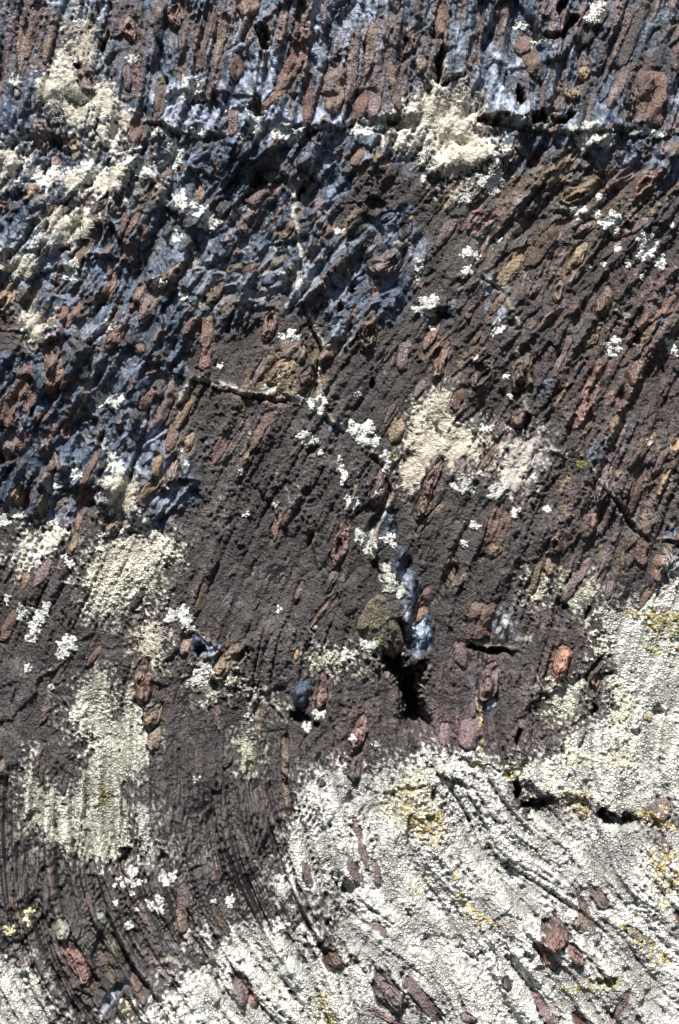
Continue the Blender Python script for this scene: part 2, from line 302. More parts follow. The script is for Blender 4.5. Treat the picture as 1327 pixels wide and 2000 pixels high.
def scatter(P, n, L, W, hh, cols, dth=10, grain=None):
    P2 = np.array(P); x0, y0 = P2.min(0); x1, y1 = P2.max(0); k = 0; tries = 0
    w, d = poly_sd(P, 2); oy, ox = w[0].start, w[1].start
    while k < n and tries < n*12:
        tries += 1
        x = rng.uniform(x0, x1); y = rng.uniform(y0, y1)
        j = int((y+MY)/Q)-oy; i = int((x+MX)/Q)-ox
        if not (0 <= j < d.shape[0] and 0 <= i < d.shape[1]) or d[j, i] < 0: continue
        k += 1; c = rng.choice(cols)
        flake(x, y, rng.uniform(*L), rng.uniform(*W), theta(x, y) + rng.gauss(0, dth), c, rng.uniform(*hh)*rng.choice((1, 1, -.7)), (0.3 if c in 'uk' else 1.0) if grain is None else grain, rng.uniform(-.5, .5))
scatter([(-200,-200),(1500,-200),(1500,255),(-200,255)], 420, (30, 95), (5, 13), (4, 10), 'mmmmmmdduurr', 6)
scatter(ZU, 800, (10, 38), (5, 14), (3, 10), 'uuuukdmmrted', 13)
scatter([(820,300),(1500,330),(1500,1150),(1100,1150),(950,900),(800,700)], 430, (12, 48), (4, 11), (3, 9), 'ddddmmbbtrk', 9)
scatter([(330,640),(820,560),(1000,900),(1100,1350),(400,1350),(-150,1450),(-150,1030),(380,980)], 260, (8, 40), (2.5, 7), (2, 7), 'ddddddmbbek', 8)
scatter([(-150,1400),(560,1350),(1000,1400),(1500,1400),(1500,2200),(-150,2200)], 330, (15, 70), (3.5, 9), (2.5, 8), 'ddddmmb', 6)

film(.95, .06)                          # the bloom lies over the flakes too
film_glint = sstep(.15, .55, N2*.6 + N3*.6 + .4*N1)*sstep(.55, .25, G)*np.where(GY < 262, .6, .14); paint((slice(None), slice(None)), film_glint, COL['l'])  # bloom again over the flakes; at the top also glints painted into the colour
# ------------------------------------------------------------------ hollows
PITS = [(512,70,24,15,-25,40),(1115,42,30,9,42,34),(1098,8,20,9,30,30),(1017,180,24,10,-5,40),(1075,66,34,12,80,26),(1060,225,38,17,75,45),(1102,233,30,12,60,40),(783,240,12,26,5,34),(960,232,10,24,0,22),
 (205,78,24,7,10,26),(150,123,8,8,0,22),(70,283,10,8,0,22),(90,442,16,7,25,26),(42,385,12,16,0,20),(500,210,26,17,0,26),(385,200,12,18,0,16),(860,125,40,8,5,36),(790,85,20,7,10,24),(835,170,14,10,0,20),(875,160,14,6,50,24),
 (500,350,16,14,0,16),(590,365,20,5,20,22),(765,1290,30,22,10,40),(803,1370,50,18,8,50),(590,1405,17,26,30,34),(420,1340,14,12,0,28),(1012,1545,26,9,0,48),(1045,1572,9,30,-8,44),(1185,1588,15,26,15,52),(1225,1600,10,22,10,40),(245,1668,14,13,0,34),(322,1668,16,10,5,26),
 (600,1055,22,6,18,26),(730,745,14,5,25,22),(880,1118,26,10,18,22),(1292,1392,14,13,0,22),(1245,1430,9,10,0,14),(1160,1390,12,7,10,26),(1012,1440,20,6,15,30),(1143,1450,22,7,22,24),(848,1548,22,5,5,34),(485,1500,18,7,0,24),(490,1530,16,4,0,20),
 (680,1565,18,7,5,26),(680,1730,20,14,-20,34),(690,1770,18,8,-20,26),(742,1730,8,8,0,20),(745,1800,7,14,40,16),(1000,1700,26,11,-8,24),(1015,1735,16,9,-10,20),(1010,1790,14,8,-40,22),(430,1872,10,9,0,26),(600,1815,10,8,-40,20),
 (425,1820,8,6,-20,14),(790,1948,10,12,0,22),(1190,1965,10,30,40,20),(1250,1938,22,7,30,26),(1212,1890,14,8,0,24),(1085,1970,8,7,0,20),(1283,1965,10,6,0,18),(1120,1975,14,6,-20,16),(40,1835,7,13,5,22),(125,1990,12,16,20,22),(158,1845,14,9,-20,22),
 (105,1800,16,7,-10,22),(163,1895,7,4,0,12),(250,470,10,4,10,10),(125,485,10,14,40,20),(130,410,8,24,-30,16),(60,805,10,4,20,16),(10,890,14,18,20,24),(300,940,12,6,15,20),(250,935,12,9,30,16),(1215,775,16,8,15,26),(1165,1300,22,5,32,26),(1152,1195,14,5,10,24),
 (470,1285,22,9,35,24),(855,690,16,8,20,22),(820,705,6,6,0,14),(945,730,20,14,25,18),(1028,830,22,8,5,34),(860,850,20,5,-30,14),(1240,1970,14,7,20,18),(700,1000,10,6,20,18),(660,117,10,10,0,10),(640,185,9,14,0,22),(1250,660,10,8,0,16),
 (390,1270,14,14,0,18),(1325,1790,12,14,0,18),(610,880,10,6,20,16),(950,1270,8,44,5,30),(1110,1195,12,20,10,16),(940,715,30,10,30,14),(580,250,6,14,0,14),(660,600,14,6,30,18),(720,400,10,30,10,14),(690,560,16,8,30,16)]
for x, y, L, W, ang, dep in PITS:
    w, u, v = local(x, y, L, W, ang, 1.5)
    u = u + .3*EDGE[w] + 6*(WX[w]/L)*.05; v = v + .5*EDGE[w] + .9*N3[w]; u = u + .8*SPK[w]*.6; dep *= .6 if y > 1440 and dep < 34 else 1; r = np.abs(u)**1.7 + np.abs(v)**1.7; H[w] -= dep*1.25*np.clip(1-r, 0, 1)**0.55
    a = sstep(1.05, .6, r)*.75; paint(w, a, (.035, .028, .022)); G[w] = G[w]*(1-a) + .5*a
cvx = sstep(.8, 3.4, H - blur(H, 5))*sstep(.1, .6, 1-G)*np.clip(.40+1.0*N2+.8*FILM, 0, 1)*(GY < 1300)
paint((slice(None), slice(None)), cvx*.75*np.clip(.7+.9*N3, 0, 1), (.46, .49, .55))  # pale film on convex edges, standing in for fine glints of light
G = np.clip(G*(.72 + .8*N1 + .7*N2)*(1-.62*LL), 0, 1)
rind_glint = sstep(1.6, 4.6, H - blur(H, 5))*np.clip(.35+1.2*N2+.6*N1, 0, 1)*(GY < 1400); paint((slice(None), slice(None)), rind_glint*.6, (.26, .215, .175))  # tan worn edges that also paint bright edge highlights into the rock colour
CV = blur((SPK < -.62).astype(f32)*1.0, 2.5)
H -= CV*7*G

# ------------------------------------------------------------------ nodules: separate parts of the rock face
# x y half-length half-width lean colour shape ; shapes: s shelled  t tongue  k knob  p slab
NOD = """255 55 30 14 5 r s;165 150 36 20 -25 m s;82 255 36 21 -10 m s;105 312 14 10 0 m k;32 182 14 9 0 m s;250 150 25 10 0 m t;267 255 34 14 0 r t;312 190 28 16 0 m t;60 60 70 10 14 m t;95 85 55 11 14 m t;40 90 60 9 10 m t;
345 30 32 18 20 r s;484 14 30 27 5 r k;572 132 58 20 28 r t;542 185 45 11 28 r t;465 132 33 13 3 r t;392 115 20 14 -5 r p;602 215 40 12 5 r t;655 172 52 21 3 m t;655 116 13 11 0 k k;455 235 25 10 0 m t;432 80 50 9 8 m t;405 60 55 9 8 m t;
805 85 36 16 20 r s;822 125 22 15 10 t s;703 205 32 12 5 r t;735 190 45 11 8 m t;768 160 60 12 6 m t;688 130 70 13 6 m t;700 310 26 13 25 r t;750 320 22 12 35 b s;865 35 34 14 10 r t;724 90 60 10 8 m t;
1025 85 25 15 -5 r t;1042 125 32 17 -5 t t;1272 185 52 33 5 r p;1145 135 22 12 22 t s;1158 48 50 18 42 d t;1117 180 22 19 -10 t s;1095 320 30 16 40 t s;1122 300 24 12 35 m s;1236 70 60 14 20 d t;1210 160 55 11 20 m t;1185 170 40 10 22 u t;1060 120 38 14 0 u t;
243 435 30 9 12 r t;262 438 32 9 20 r t;283 458 27 9 25 r t;254 492 24 14 10 r t;213 560 38 11 28 r s;270 575 25 13 20 r s;146 615 24 10 25 r t;125 612 22 9 15 r t;290 600 34 18 22 m t;230 652 24 13 20 r s;163 488 40 12 38 b t;138 478 17 7 30 r k;115 525 20 9 20 m s;10 580 30 19 25 t s;195 400 34 12 55 d k;
437 405 22 19 0 k k;480 432 32 22 28 m s;502 377 27 14 58 m t;495 345 17 14 20 k k;562 448 26 14 32 t s;420 570 34 14 15 b s;525 635 40 20 20 r s;345 530 20 11 25 m s;402 650 30 11 15 r t;525 545 22 12 30 u k;490 520 20 9 60 b k;540 510 18 9 60 e k;455 520 18 8 55 e t;570 530 16 10 40 k k;
755 507 46 26 38 m s;720 645 36 18 25 b s;735 565 20 9 25 r k;875 450 34 16 30 m t;1000 520 42 15 28 t t;845 655 32 13 35 r s;700 440 26 13 60 k t;760 420 22 12 50 u s;790 450 20 12 30 k k;690 590 20 11 30 u k;670 520 22 10 35 k t;720 470 16 9 40 k k;780 500 14 8 30 u k;700 545 15 8 40 u k;
1092 340 36 16 42 t t;1135 372 52 24 62 t s;1222 345 48 15 46 m s;1265 357 52 21 42 r s;1065 475 48 13 36 b t;1132 500 38 15 40 t s;1182 587 32 14 22 b s;1080 615 42 11 33 m t;1092 565 28 14 20 b s;1160 657 34 14 30 t s;1282 610 44 12 38 r t;1312 595 32 12 40 r t;1250 440 27 10 40 m t;1150 445 30 14 60 b s;1020 440 26 12 45 b t;975 590 24 10 30 b t;1215 455 22 11 60 b k;
105 697 32 22 10 r s;42 747 42 15 28 r t;108 747 30 13 22 r t;55 780 30 10 15 r t;18 800 36 14 15 r t;18 870 36 18 25 m s;42 862 24 10 25 r t;128 840 22 11 10 r s;105 835 20 5 15 r t;100 902 26 13 15 b s;38 965 24 11 20 t s;85 985 26 12 20 b s;170 930 48 7 25 r t;165 985 32 9 20 r t;290 780 30 10 25 r t;322 790 42 13 25 m t;335 850 30 12 15 r t;310 915 28 9 18 t t;295 957 38 12 40 t p;275 682 15 12 15 b k;222 665 28 13 30 r s;
405 690 38 11 12 r t;360 800 44 12 25 t t;370 860 20 12 15 t s;340 920 32 12 20 m s;430 872 44 12 28 r t;462 860 56 9 30 m t;512 840 44 13 25 r t;485 890 24 13 30 t s;570 680 21 20 0 m p;552 722 38 19 42 t s;642 690 26 16 40 t k;602 732 26 14 30 b s;475 790 26 8 20 b s;510 722 30 7 25 m t;590 690 20 9 10 e s;
862 700 42 19 20 r s;945 722 42 20 30 b s;790 690 34 12 25 m t;765 800 34 8 22 b t;775 840 30 14 15 t t;895 780 28 14 15 r t;745 940 54 17 15 r s;845 940 44 17 25 r s;832 988 32 16 30 b s;900 920 26 15 20 m k;960 890 42 10 40 t t;820 760 26 8 25 m t;
1025 722 38 26 15 b s;1150 770 74 19 25 r s;1245 725 32 18 20 r s;1225 780 42 20 30 r s;1205 826 32 18 25 t s;1015 815 26 16 10 b s;1180 942 40 16 20 m s;1255 880 50 11 25 b t;1240 960 50 12 22 r t;1300 940 34 10 30 t s;1320 870 26 12 20 t s;1290 900 40 9 25 m t;1100 690 40 9 30 m t;
145 1062 24 11 20 t s;85 1115 34 11 25 m t;50 1130 22 9 20 b t;18 1222 40 12 22 r t;155 1005 38 8 18 r t;225 1025 24 14 20 m s;118 1312 34 8 25 b t;185 1280 22 7 20 r t;275 1312 40 15 15 r s;270 1168 28 12 40 d t;
540 1025 28 9 10 r t;565 1005 22 8 20 r t;605 1040 26 7 15 b t;668 1060 52 22 25 r s;650 1132 26 9 25 b s;635 1190 46 9 25 b s;613 1225 9 8 0 g k;585 1155 27 9 15 b s;395 1165 34 9 10 b t;442 1292 42 20 35 t s;365 1262 27 15 10 m s;580 1280 15 6 10 t k;500 1180 16 6 25 d t;
880 1112 34 12 18 b s;970 1072 24 12 20 t s;963 1022 42 9 20 r t;985 1030 40 10 22 r t;842 1010 44 8 40 t t;826 1170 38 9 30 r t;818 1202 28 11 30 r t;940 1212 50 34 5 r p;900 1278 28 14 0 m t;
1085 1062 36 17 20 b s;1075 1107 22 11 15 t t;1050 1125 38 10 15 t t;1165 1012 34 13 15 r s;1255 1080 32 13 10 r t;1288 1108 38 13 15 r t;1265 1160 34 9 25 r t;1096 1290 34 18 8 o s;1105 1197 12 22 12 k p;1165 1307 30 8 30 b t;1190 1150 22 9 15 m t;1130 1130 50 12 22 m t;
285 1342 40 17 10 r s;302 1400 26 14 30 b s;305 1440 27 14 15 t s;82 1502 34 7 12 b t;130 1527 22 6 5 d t;5 1497 22 10 10 b s;555 1480 42 11 5 b s;562 1555 34 9 0 b s;588 1355 30 15 14 u t;630 1350 34 15 10 r s;448 1482 24 9 5 d t;630 1477 16 6 5 k t;628 1527 11 9 0 k k;
700 1432 50 15 5 r s;695 1502 34 18 5 m s;706 1645 56 8 -10 m t;920 1432 32 21 5 p t;868 1432 27 14 5 p t;960 1332 42 20 10 r s;935 1372 26 11 0 t s;1165 1332 22 14 20 r s;1150 1472 42 13 10 g t;1055 1550 38 11 -62 m t;1282 1580 22 30 -20 m p;
152 1862 66 19 -30 r s;130 1802 28 18 -20 g s;205 1785 18 9 -25 g k;225 1837 38 12 -45 e s;275 1903 15 11 -15 m k;287 1927 16 10 -15 m s;95 1745 30 8 -10 d t;178 1747 24 7 -10 m t;40 1830 15 12 0 d k;362 1760 50 16 -15 m t;420 1865 30 10 -20 g t;478 1912 32 18 -30 m s;495 1928 26 14 -30 r s;652 1862 24 17 -30 b s;410 1990 20 6 -30 u t;600 1700 28 10 -15 m t;435 1792 22 8 -30 b t;
755 1920 52 22 -32 m s;690 1690 34 10 -20 m t;735 1700 32 7 -20 m t;742 1802 22 8 -50 m t;822 1932 50 15 -38 m p;750 1966 44 9 -62 p p;985 1905 10 9 0 d k;908 1965 16 8 -60 m k;
1077 1812 38 25 -15 r s;1060 1852 40 14 -30 r s;1115 1852 25 12 -20 r s;1140 1772 56 12 -30 m t;1166 1742 28 13 -30 m p;1130 1792 20 12 0 m p;1230 1812 22 9 -50 m k;1206 1950 34 10 35 r t;1120 1982 28 18 -20 r s;1058 1952 34 13 -30 p t;1320 1780 15 18 -20 b k;1290 1640 20 10 -30 m t"""
NODS = []
for ln in NOD.replace('\n', '').split(';'):
    p = ln.split(); q_ = list(map(float, p[:5])); j_ = random.Random(len(NODS)*7+3); q_[2] *= j_.uniform(.8, 1.25); q_[3] *= j_.uniform(.78, 1.2); q_[4] += j_.gauss(0, 7); NODS.append((*q_, p[5], p[6]))
HB = blur(H, 9); H0 = H.copy(); HBS = blur(H, 14)
for x, y, L, W, ang, c, k in NODS:      # seat: the face gives way under each nodule, carries some of its colour, and is sunk under its lower end
    w, u, v = local(x, y, L, W, ang, 1.6)
    r = np.sqrt(u*u + v*v); m = sstep(1.0, .7, r)
    H[w] = H[w]*(1-m) + (np.minimum(H[w], HB[w])-6)*m
    H[w] -= (.5 + 5.5*sstep(0.3, -.9, u))*np.exp(-((r-1.02)/0.15)**2)*np.clip(.6+EDGE[w], 0, 1.3)
    a_ = sstep(1.45, .75, r + .5*EDGE[w] + .2*SPK[w])*.6; paint(w, a_*.6, np.array(COL[c])*.8)
NM = np.zeros((NY, NX), f32)
for x, y, L, W, ang, c, k in NODS:
    if c == 'g': continue
    w, u, v = local(x, y, L, W, ang, 1.5); NM[w] = np.maximum(NM[w], (.62 if k == 't' else 1.0)*sstep(1.25, .7, np.sqrt(u*u+v*v)))
for x, y, L, W, ang, dep in PITS:
    if dep < 40: continue
    w, u, v = local(x, y, L, W, ang, 1.5); NM[w] = np.maximum(NM[w], .9*sstep(1.05, .6, np.sqrt(u*u+v*v)))
HALL = H.copy()                          # what later things rest on

# ------------------------------------------------------------------ crust lichens: outlines
CREAM = (.76, .73, .66); GREY = (.80, .80, .74); WHITE = (.76, .76, .73); YEL = (.76, .72, .52)
CRUSTS = [
 ([(160,25),(182,60),(186,120),(206,160),(216,200),(238,215),(242,270),(215,292),(190,280),(172,252),(150,240),(130,232),(120,205),(90,205),(60,172),(70,150),(100,152),(115,110),(140,80)], CREAM, 2.2, 'tall cream lichen film around the grey wedged stone at upper left', 'cream', dict(holes=1.0, rag=26)),
 ([(-60,285),(0,292),(30,290),(60,302),(110,322),(180,322),(300,322),(310,345),(250,372),(200,392),(170,372),(120,376),(90,346),(30,352),(-60,345)], CREAM, 2.2, 'cream lichen band running in from the left edge below the blue stone', 'cream', dict(holes=1.3, rag=26)),
 ([(70,462),(100,420),(130,400),(180,410),(172,440),(150,482),(125,492),(80,492),(15,522),(12,508),(60,480)], CREAM, 2.2, 'cream felted lichen patch above the red hand-shaped ribs', 'cream', dict(holes=.8, rag=24)),
 ([(785,222),(830,190),(850,150),(880,180),(900,170),(935,190),(962,200),(978,230),(940,250),(988,280),(970,322),(912,342),(882,372),(860,332),(800,297),(765,282),(790,250)], (.84,.80,.71), 2.6, 'largest bright cream lichen patch straddling the long horizontal crack', 'cream', dict(holes=.7, rag=34)),
 ([(800,872),(830,800),(850,770),(880,772),(876,812),(920,840),(962,850),(932,872),(942,900),(880,912),(860,906),(822,940),(802,962),(780,922),(785,892)], (.74,.69,.58), 2.2, 'cream star-shaped lichen patch right of the centre crack', 'cream', dict(holes=.7, rag=34)),
 ([(60,1046),(110,1036),(140,1046),(122,1072),(102,1092),(62,1112),(40,1122),(30,1102)], CREAM, 2.0, 'small cream lichen patch at left above the white rosette chain', 'cream', dict(holes=.6)),
 ([(175,1100),(200,1070),(260,1050),(340,1058),(348,1090),(300,1122),(306,1152),(260,1167),(235,1187),(210,1207),(180,1192),(165,1152),(158,1130)], (.76,.73,.62), 2.4, 'grey-cream cracked lichen patch standing alone on dark rock at left', 'crust', dict(rag=20)),
 ([(210,922),(250,930),(272,960),(252,1010),(215,1002),(205,962)], CREAM, 2.0, 'narrow cream lichen patch below the white crescent rosette', 'cream', dict(holes=.7)),
 ([(180,1335),(195,1308),(210,1370),(206,1410),(240,1400),(256,1350),(286,1420),(292,1460),(260,1482),(255,1512),(225,1512),(230,1570),(246,1602),(266,1652),(205,1667),(130,1667),(100,1642),(60,1602),(50,1560),(60,1480),(72,1510),(90,1550),(130,1560),(160,1510),(165,1450),(150,1430),(135,1390),(150,1350)], (.70,.69,.60), 2.4, 'long grey-green lichen patch running down the lower left', 'crust', dict(rag=24, holes=.7)),
 ([(1500,1080),(1327,1120),(1290,1165),(1225,1205),(1182,1190),(1165,1240),(1190,1300),(1182,1420),(1105,1450),(1062,1490),(1000,1500),(1020,1545),(1080,1562),(1130,1552),(1165,1575),(1200,1590),(1262,1584),(1327,1602),(1500,1640)], GREY, 2.8, 'broad pale grey lichen sheet on the right above the lower crack', 'crust', dict(rag=34, holes=.55, vcol=(.74,.71,.54))),
 ([(660,1512),(740,1490),(800,1482),(830,1450),(870,1460),(950,1470),(1000,1500),(1012,1570),(1078,1572),(1135,1570),(1165,1592),(1240,1606),(1327,1622),(1500,1650),(1500,2250),(900,2250),(860,2000),(760,1900),(650,1830),(655,1740),(570,1740),(528,1700),(540,1650),(560,1620),(572,1560),(612,1530)], WHITE, 2.8, 'huge white cracked lichen sheet filling the lower right corner', 'crust', dict(rag=40, stri=.16, holes=1.0)),
 ([(470,1812),(560,1802),(612,1845),(660,1850),(770,1910),(860,2000),(900,2250),(160,2250),(245,1980),(335,1922),(425,1862),(395,1810),(430,1850)], (.82,.82,.77), 2.6, 'streaky grey-white lichen sheet along the bottom centre edge', 'crust', dict(rag=34, stri=.34, holes=1.1)),
 ([(-60,1860),(60,1870),(112,1962),(155,2010),(170,2200),(-60,2200)], (.78,.79,.74), 2.4, 'grey-white lichen sheet in the bottom left corner', 'crust', dict(rag=24, holes=.8, stri=.3)),
 ([(1070,1342),(1130,1338),(1134,1390),(1090,1402),(1068,1380)], (.66,.66,.55), 2.2, 'small greenish-white lichen patch below the orange nodule', 'crust', dict(rag=14)),
 ([(1035,1138),(1070,1135),(1078,1165),(1045,1178)], (.68,.64,.54), 2.0, 'small pale lichen patch under the tan ribs right of centre', 'crust', dict(rag=16, holes=.5)),
 ([(1090,1145),(1120,1130),(1160,1128),(1165,1160),(1120,1175),(1092,1170)], (.64,.62,.52), 1.8, 'pale lichen scatter above the black square chip at right', 'crust', dict(rag=20, holes=.8)),
 ([(385,1350),(410,1302),(462,1318),(545,1385),(510,1372),(462,1342),(402,1358)], (.68,.66,.56), 2.2, 'thin pale lichen strip along the slanting crack left of centre', 'crust', dict(rag=20, holes=.6)),
 ([(275,1210),(300,1218),(322,1250),(328,1275),(300,1290),(272,1270)], (.66,.63,.52), 2.0, 'pale lichen patch between dark rock and the red nodule at left', 'cream', dict(rag=20, holes=.6)),
 ([(970,860),(1010,840),(1060,850),(1050,900),(1010,960),(975,950),(985,900)], (.62,.58,.55), 1.6, 'thin pale bloom of lichen right of the cream star patch', 'cream', dict(rag=28, holes=.9)),
 ([(60,615),(80,612),(86,650),(68,662),(56,640)], CREAM, 2.0, 'cream tufted lichen spot on the blue stone at left edge', 'cream', dict(rag=12)),
 ([(475,1440),(492,1440),(496,1500),(480,1505),(470,1470)], (.58,.57,.44), 1.8, 'narrow grey-green lichen sliver above a small hole in dark rock', 'crust', dict(rag=12)),
 ([(600,1285),(660,1278),(700,1290),(650,1310),(610,1300)], (.66,.65,.52), 2.0, 'pale lichen scrap left of the deep black cleft', 'crust', dict(rag=18, holes=.6)),
 ([(270,1570),(295,1580),(300,1625),(330,1650),(345,1668),(290,1660),(275,1625)], (.6,.6,.55), 1.8, 'pale lichen streak above two square holes at lower left', 'crust', dict(rag=16, holes=.5)),
 ([(740,1560),(800,1500),(880,1560),(860,1640),(780,1620)], (.72,.69,.55), 2.2, 'yellowish lichen ground around the golden clumps below the crack', 'crust', dict(rag=24, holes=.9)),
]
def crust_field(P, rag=22, stri=0.0, holes=0.0, off=.15, **k):
    P = [(min(max(x, -70), 1397), min(max(y, -70), 2070)) for x, y in P]; w, d = poly_sd(P, 30); md = d + rag*1.25*EDGE[w]
    nh = N1[w]*.7 + .7*N3[w] + .35*N2[w] + .14*np.clip(H[w]-HB[w], -4, 4)*-.6
    cov = np.minimum(md/13 + off, 1.35) + stri*(ST1[w]*.6+ST2[w]*.5) - (1.9 if not stri else 1.25)*holes*sstep(.08, .5, nh) - 2.6*NM[w] + .28*FN[w] + .6*SPK[w]
    return w, cov, nh
for P, c, th_, lab, m, kw in CRUSTS:     # the skin is smoother under the sheets
    w, cov, nh = crust_field(P, **kw); q_ = sstep(-1, 1.2, cov)*(.62 if m == 'cream' else .3); H[w] = H[w]*(1-q_) + HBS[w]*q_
HALL = np.maximum(HALL*0-1e4, H)
for P, c, th_, lab, m, kw in CRUSTS:     # powdery dust of the same lichen round each sheet
    w, cov, nh = crust_field(P, **kw)
    paint(w, np.clip(sstep(-3.2, .4, cov)*sstep(-.1, 1.7, FN[w]+SPK[w])*.75, 0, 1), np.array(c)*.8)

# ------------------------------------------------------------------ materials
def mat(name): 
    m = bpy.data.materials.new(name); m.use_nodes = True; n = m.node_tree; b = n.nodes['Principled BSDF']; return m, n, b
def nd(n, t, **kw):
    o = n.nodes.new(t)
    for k, v in kw.items(): setattr(o, k, v)
    return o
def noise(n, vec, scale, detail=3, rough=.6):
    o = nd(n, 'ShaderNodeTexNoise'); o.inputs['Scale'].default_value = scale; o.inputs['Detail'].default_value = detail; o.inputs['Roughness'].default_value = rough
    n.links.new(vec, o.inputs['Vector']); return o.outputs['Fac']
def mrange(n, v, a, b, c, d):
    o = nd(n, 'ShaderNodeMapRange'); n.links.new(v, o.inputs['Value'])
    for k, q in zip(('From Min', 'From Max', 'To Min', 'To Max'), (a, b, c, d)): o.inputs[k].default_value = q
    return o.outputs['Result']
def mth(n, op, a, b):
    o = nd(n, 'ShaderNodeMath', operation=op)
    for k, q in enumerate((a, b)):
        if hasattr(q, 'links'): n.links.new(q, o.inputs[k])
        else: o.inputs[k].default_value = q
    return o.outputs[0]
def mixc(n, f, a, b, mode='MIX'):
    o = nd(n, 'ShaderNodeMix', data_type='RGBA', blend_type=mode)
    for k, q in ((0, f), (6, a), (7, b)):
        if hasattr(q, 'links'): n.links.new(q, o.inputs[k])
        else: o.inputs[k].default_value = q
    return o.outputs[2]
def mixf(n, f, a, b):
    o = nd(n, 'ShaderNodeMix', data_type='FLOAT')
    for k, q in ((0, f), (2, a), (3, b)):
        if hasattr(q, 'links'): n.links.new(q, o.inputs[k])
        else: o.inputs[k].default_value = q
    return o.outputs[0]
def bump(n, h, dist, strength, b):
    o = nd(n, 'ShaderNodeBump'); o.inputs['Distance'].default_value = dist; o.inputs['Strength'].default_value = strength
    n.links.new(h, o.inputs['Height']); n.links.new(o.outputs[0], b.inputs['Normal'])

M_ROCK, n, b = mat('weathered_rock')
co = nd(n, 'ShaderNodeTexCoord').outputs['Object']
col = nd(n, 'ShaderNodeAttribute', attribute_name='rock_color').outputs['Color']
gr = nd(n, 'ShaderNodeAttribute', attribute_name='grain').outputs['Fac']
fine = noise(n, co, 520, 2, .7); fine2 = noise(n, co, 1100, 1, .5); mid = noise(n, co, 130, 4, .6)
fac = mixf(n, gr, mrange(n, fine, .3, .7, .85, 1.15), mrange(n, fine, .34, .66, .22, 2.0))
fac = mth(n, 'MULTIPLY', fac, mrange(n, mid, .3, .7, .78, 1.22))
cc = mixc(n, 1.0, col, fac, 'MULTIPLY')
chip = mth(n, 'MULTIPLY', mrange(n, noise(n, co, 700, 1, .5), .70, .76, 0, .8), mth(n, 'MULTIPLY', gr, 1.0))
cc = mixc(n, chip, cc, (.42, .41, .40, 1))
n.links.new(cc, b.inputs['Base Color'])
n.links.new(mixf(n, gr, .27, .74), b.inputs['Roughness']); b.inputs['Specular IOR Level'].default_value = .6
hh = mth(n, 'ADD', mth(n, 'MULTIPLY', fine, mixf(n, gr, .16, 1.0)), mth(n, 'MULTIPLY', mid, mixf(n, gr, .22, .5)))
bump(n, hh, .0042, 1.0, b)

def lichen_mat(name, areole, gap, dark, bdist, spec=.1):
    m, n, b = mat(name)
    co = nd(n, 'ShaderNodeTexCoord').outputs['Object']
    col = nd(n, 'ShaderNodeAttribute', attribute_name='lichen_color').outputs['Color']
    wv = nd(n, 'ShaderNodeVectorMath', operation='ADD'); n.links.new(co, wv.inputs[0])
    nz = nd(n, 'ShaderNodeTexNoise'); nz.inputs['Scale'].default_value = 260; n.links.new(co, nz.inputs['Vector'])
    sca = nd(n, 'ShaderNodeVectorMath', operation='SCALE'); n.links.new(nz.outputs['Color'], sca.inputs[0]); sca.inputs['Scale'].default_value = .0022
    n.links.new(sca.outputs[0], wv.inputs[1])
    vo = nd(n, 'ShaderNodeTexVoronoi', feature='DISTANCE_TO_EDGE'); vo.inputs['Scale'].default_value = areole; n.links.new(wv.outputs[0], vo.inputs['Vector'])
    vd = vo.outputs['Distance']
    big = noise(n, co, 45, 4, .65); fine = noise(n, co, 600, 2, .6)
    g = mrange(n, vd, 0, gap, 1, 0); g = mth(n, 'MULTIPLY', g, mrange(n, big, .32, .62, .25, 1.0))
    base = mixc(n, 1.0, col, mth(n, 'MULTIPLY', mrange(n, fine, .3, .7, .72, 1.16), mrange(n, big, .3, .7, .86, 1.08)), 'MULTIPLY')
    n.links.new(mixc(n, g, base, dark), b.inputs['Base Color'])
    b.inputs['Roughness'].default_value = .92; b.inputs['Specular IOR Level'].default_value = spec
    h = mth(n, 'ADD', mth(n, 'MULTIPLY', mrange(n, vd, 0, gap*2.2, 0, 1), 1.0), mth(n, 'MULTIPLY', fine, .5))
    bump(n, h, bdist, .8, b); return m
M_CRUST = lichen_mat('crust_lichen_thallus', 330, .20, (.085, .082, .075, 1), .0016)
M_CREAM = lichen_mat('cream_lichen_thallus', 460, .14, (.42, .38, .30, 1), .0011)
M_ROS = lichen_mat('rosette_lichen_thallus', 520, .05, (.40, .41, .40, 1), .0007)
M_GOLD = lichen_mat('golden_lichen_thallus', 300, .08, (.10, .075, .03, 1), .0010)
M_HAIR, n, b = mat('lichen_strand'); n.links.new(nd(n, 'ShaderNodeAttribute', attribute_name='lichen_color').outputs['Color'], b.inputs['Base Color']); b.inputs['Roughness'].default_value = .9

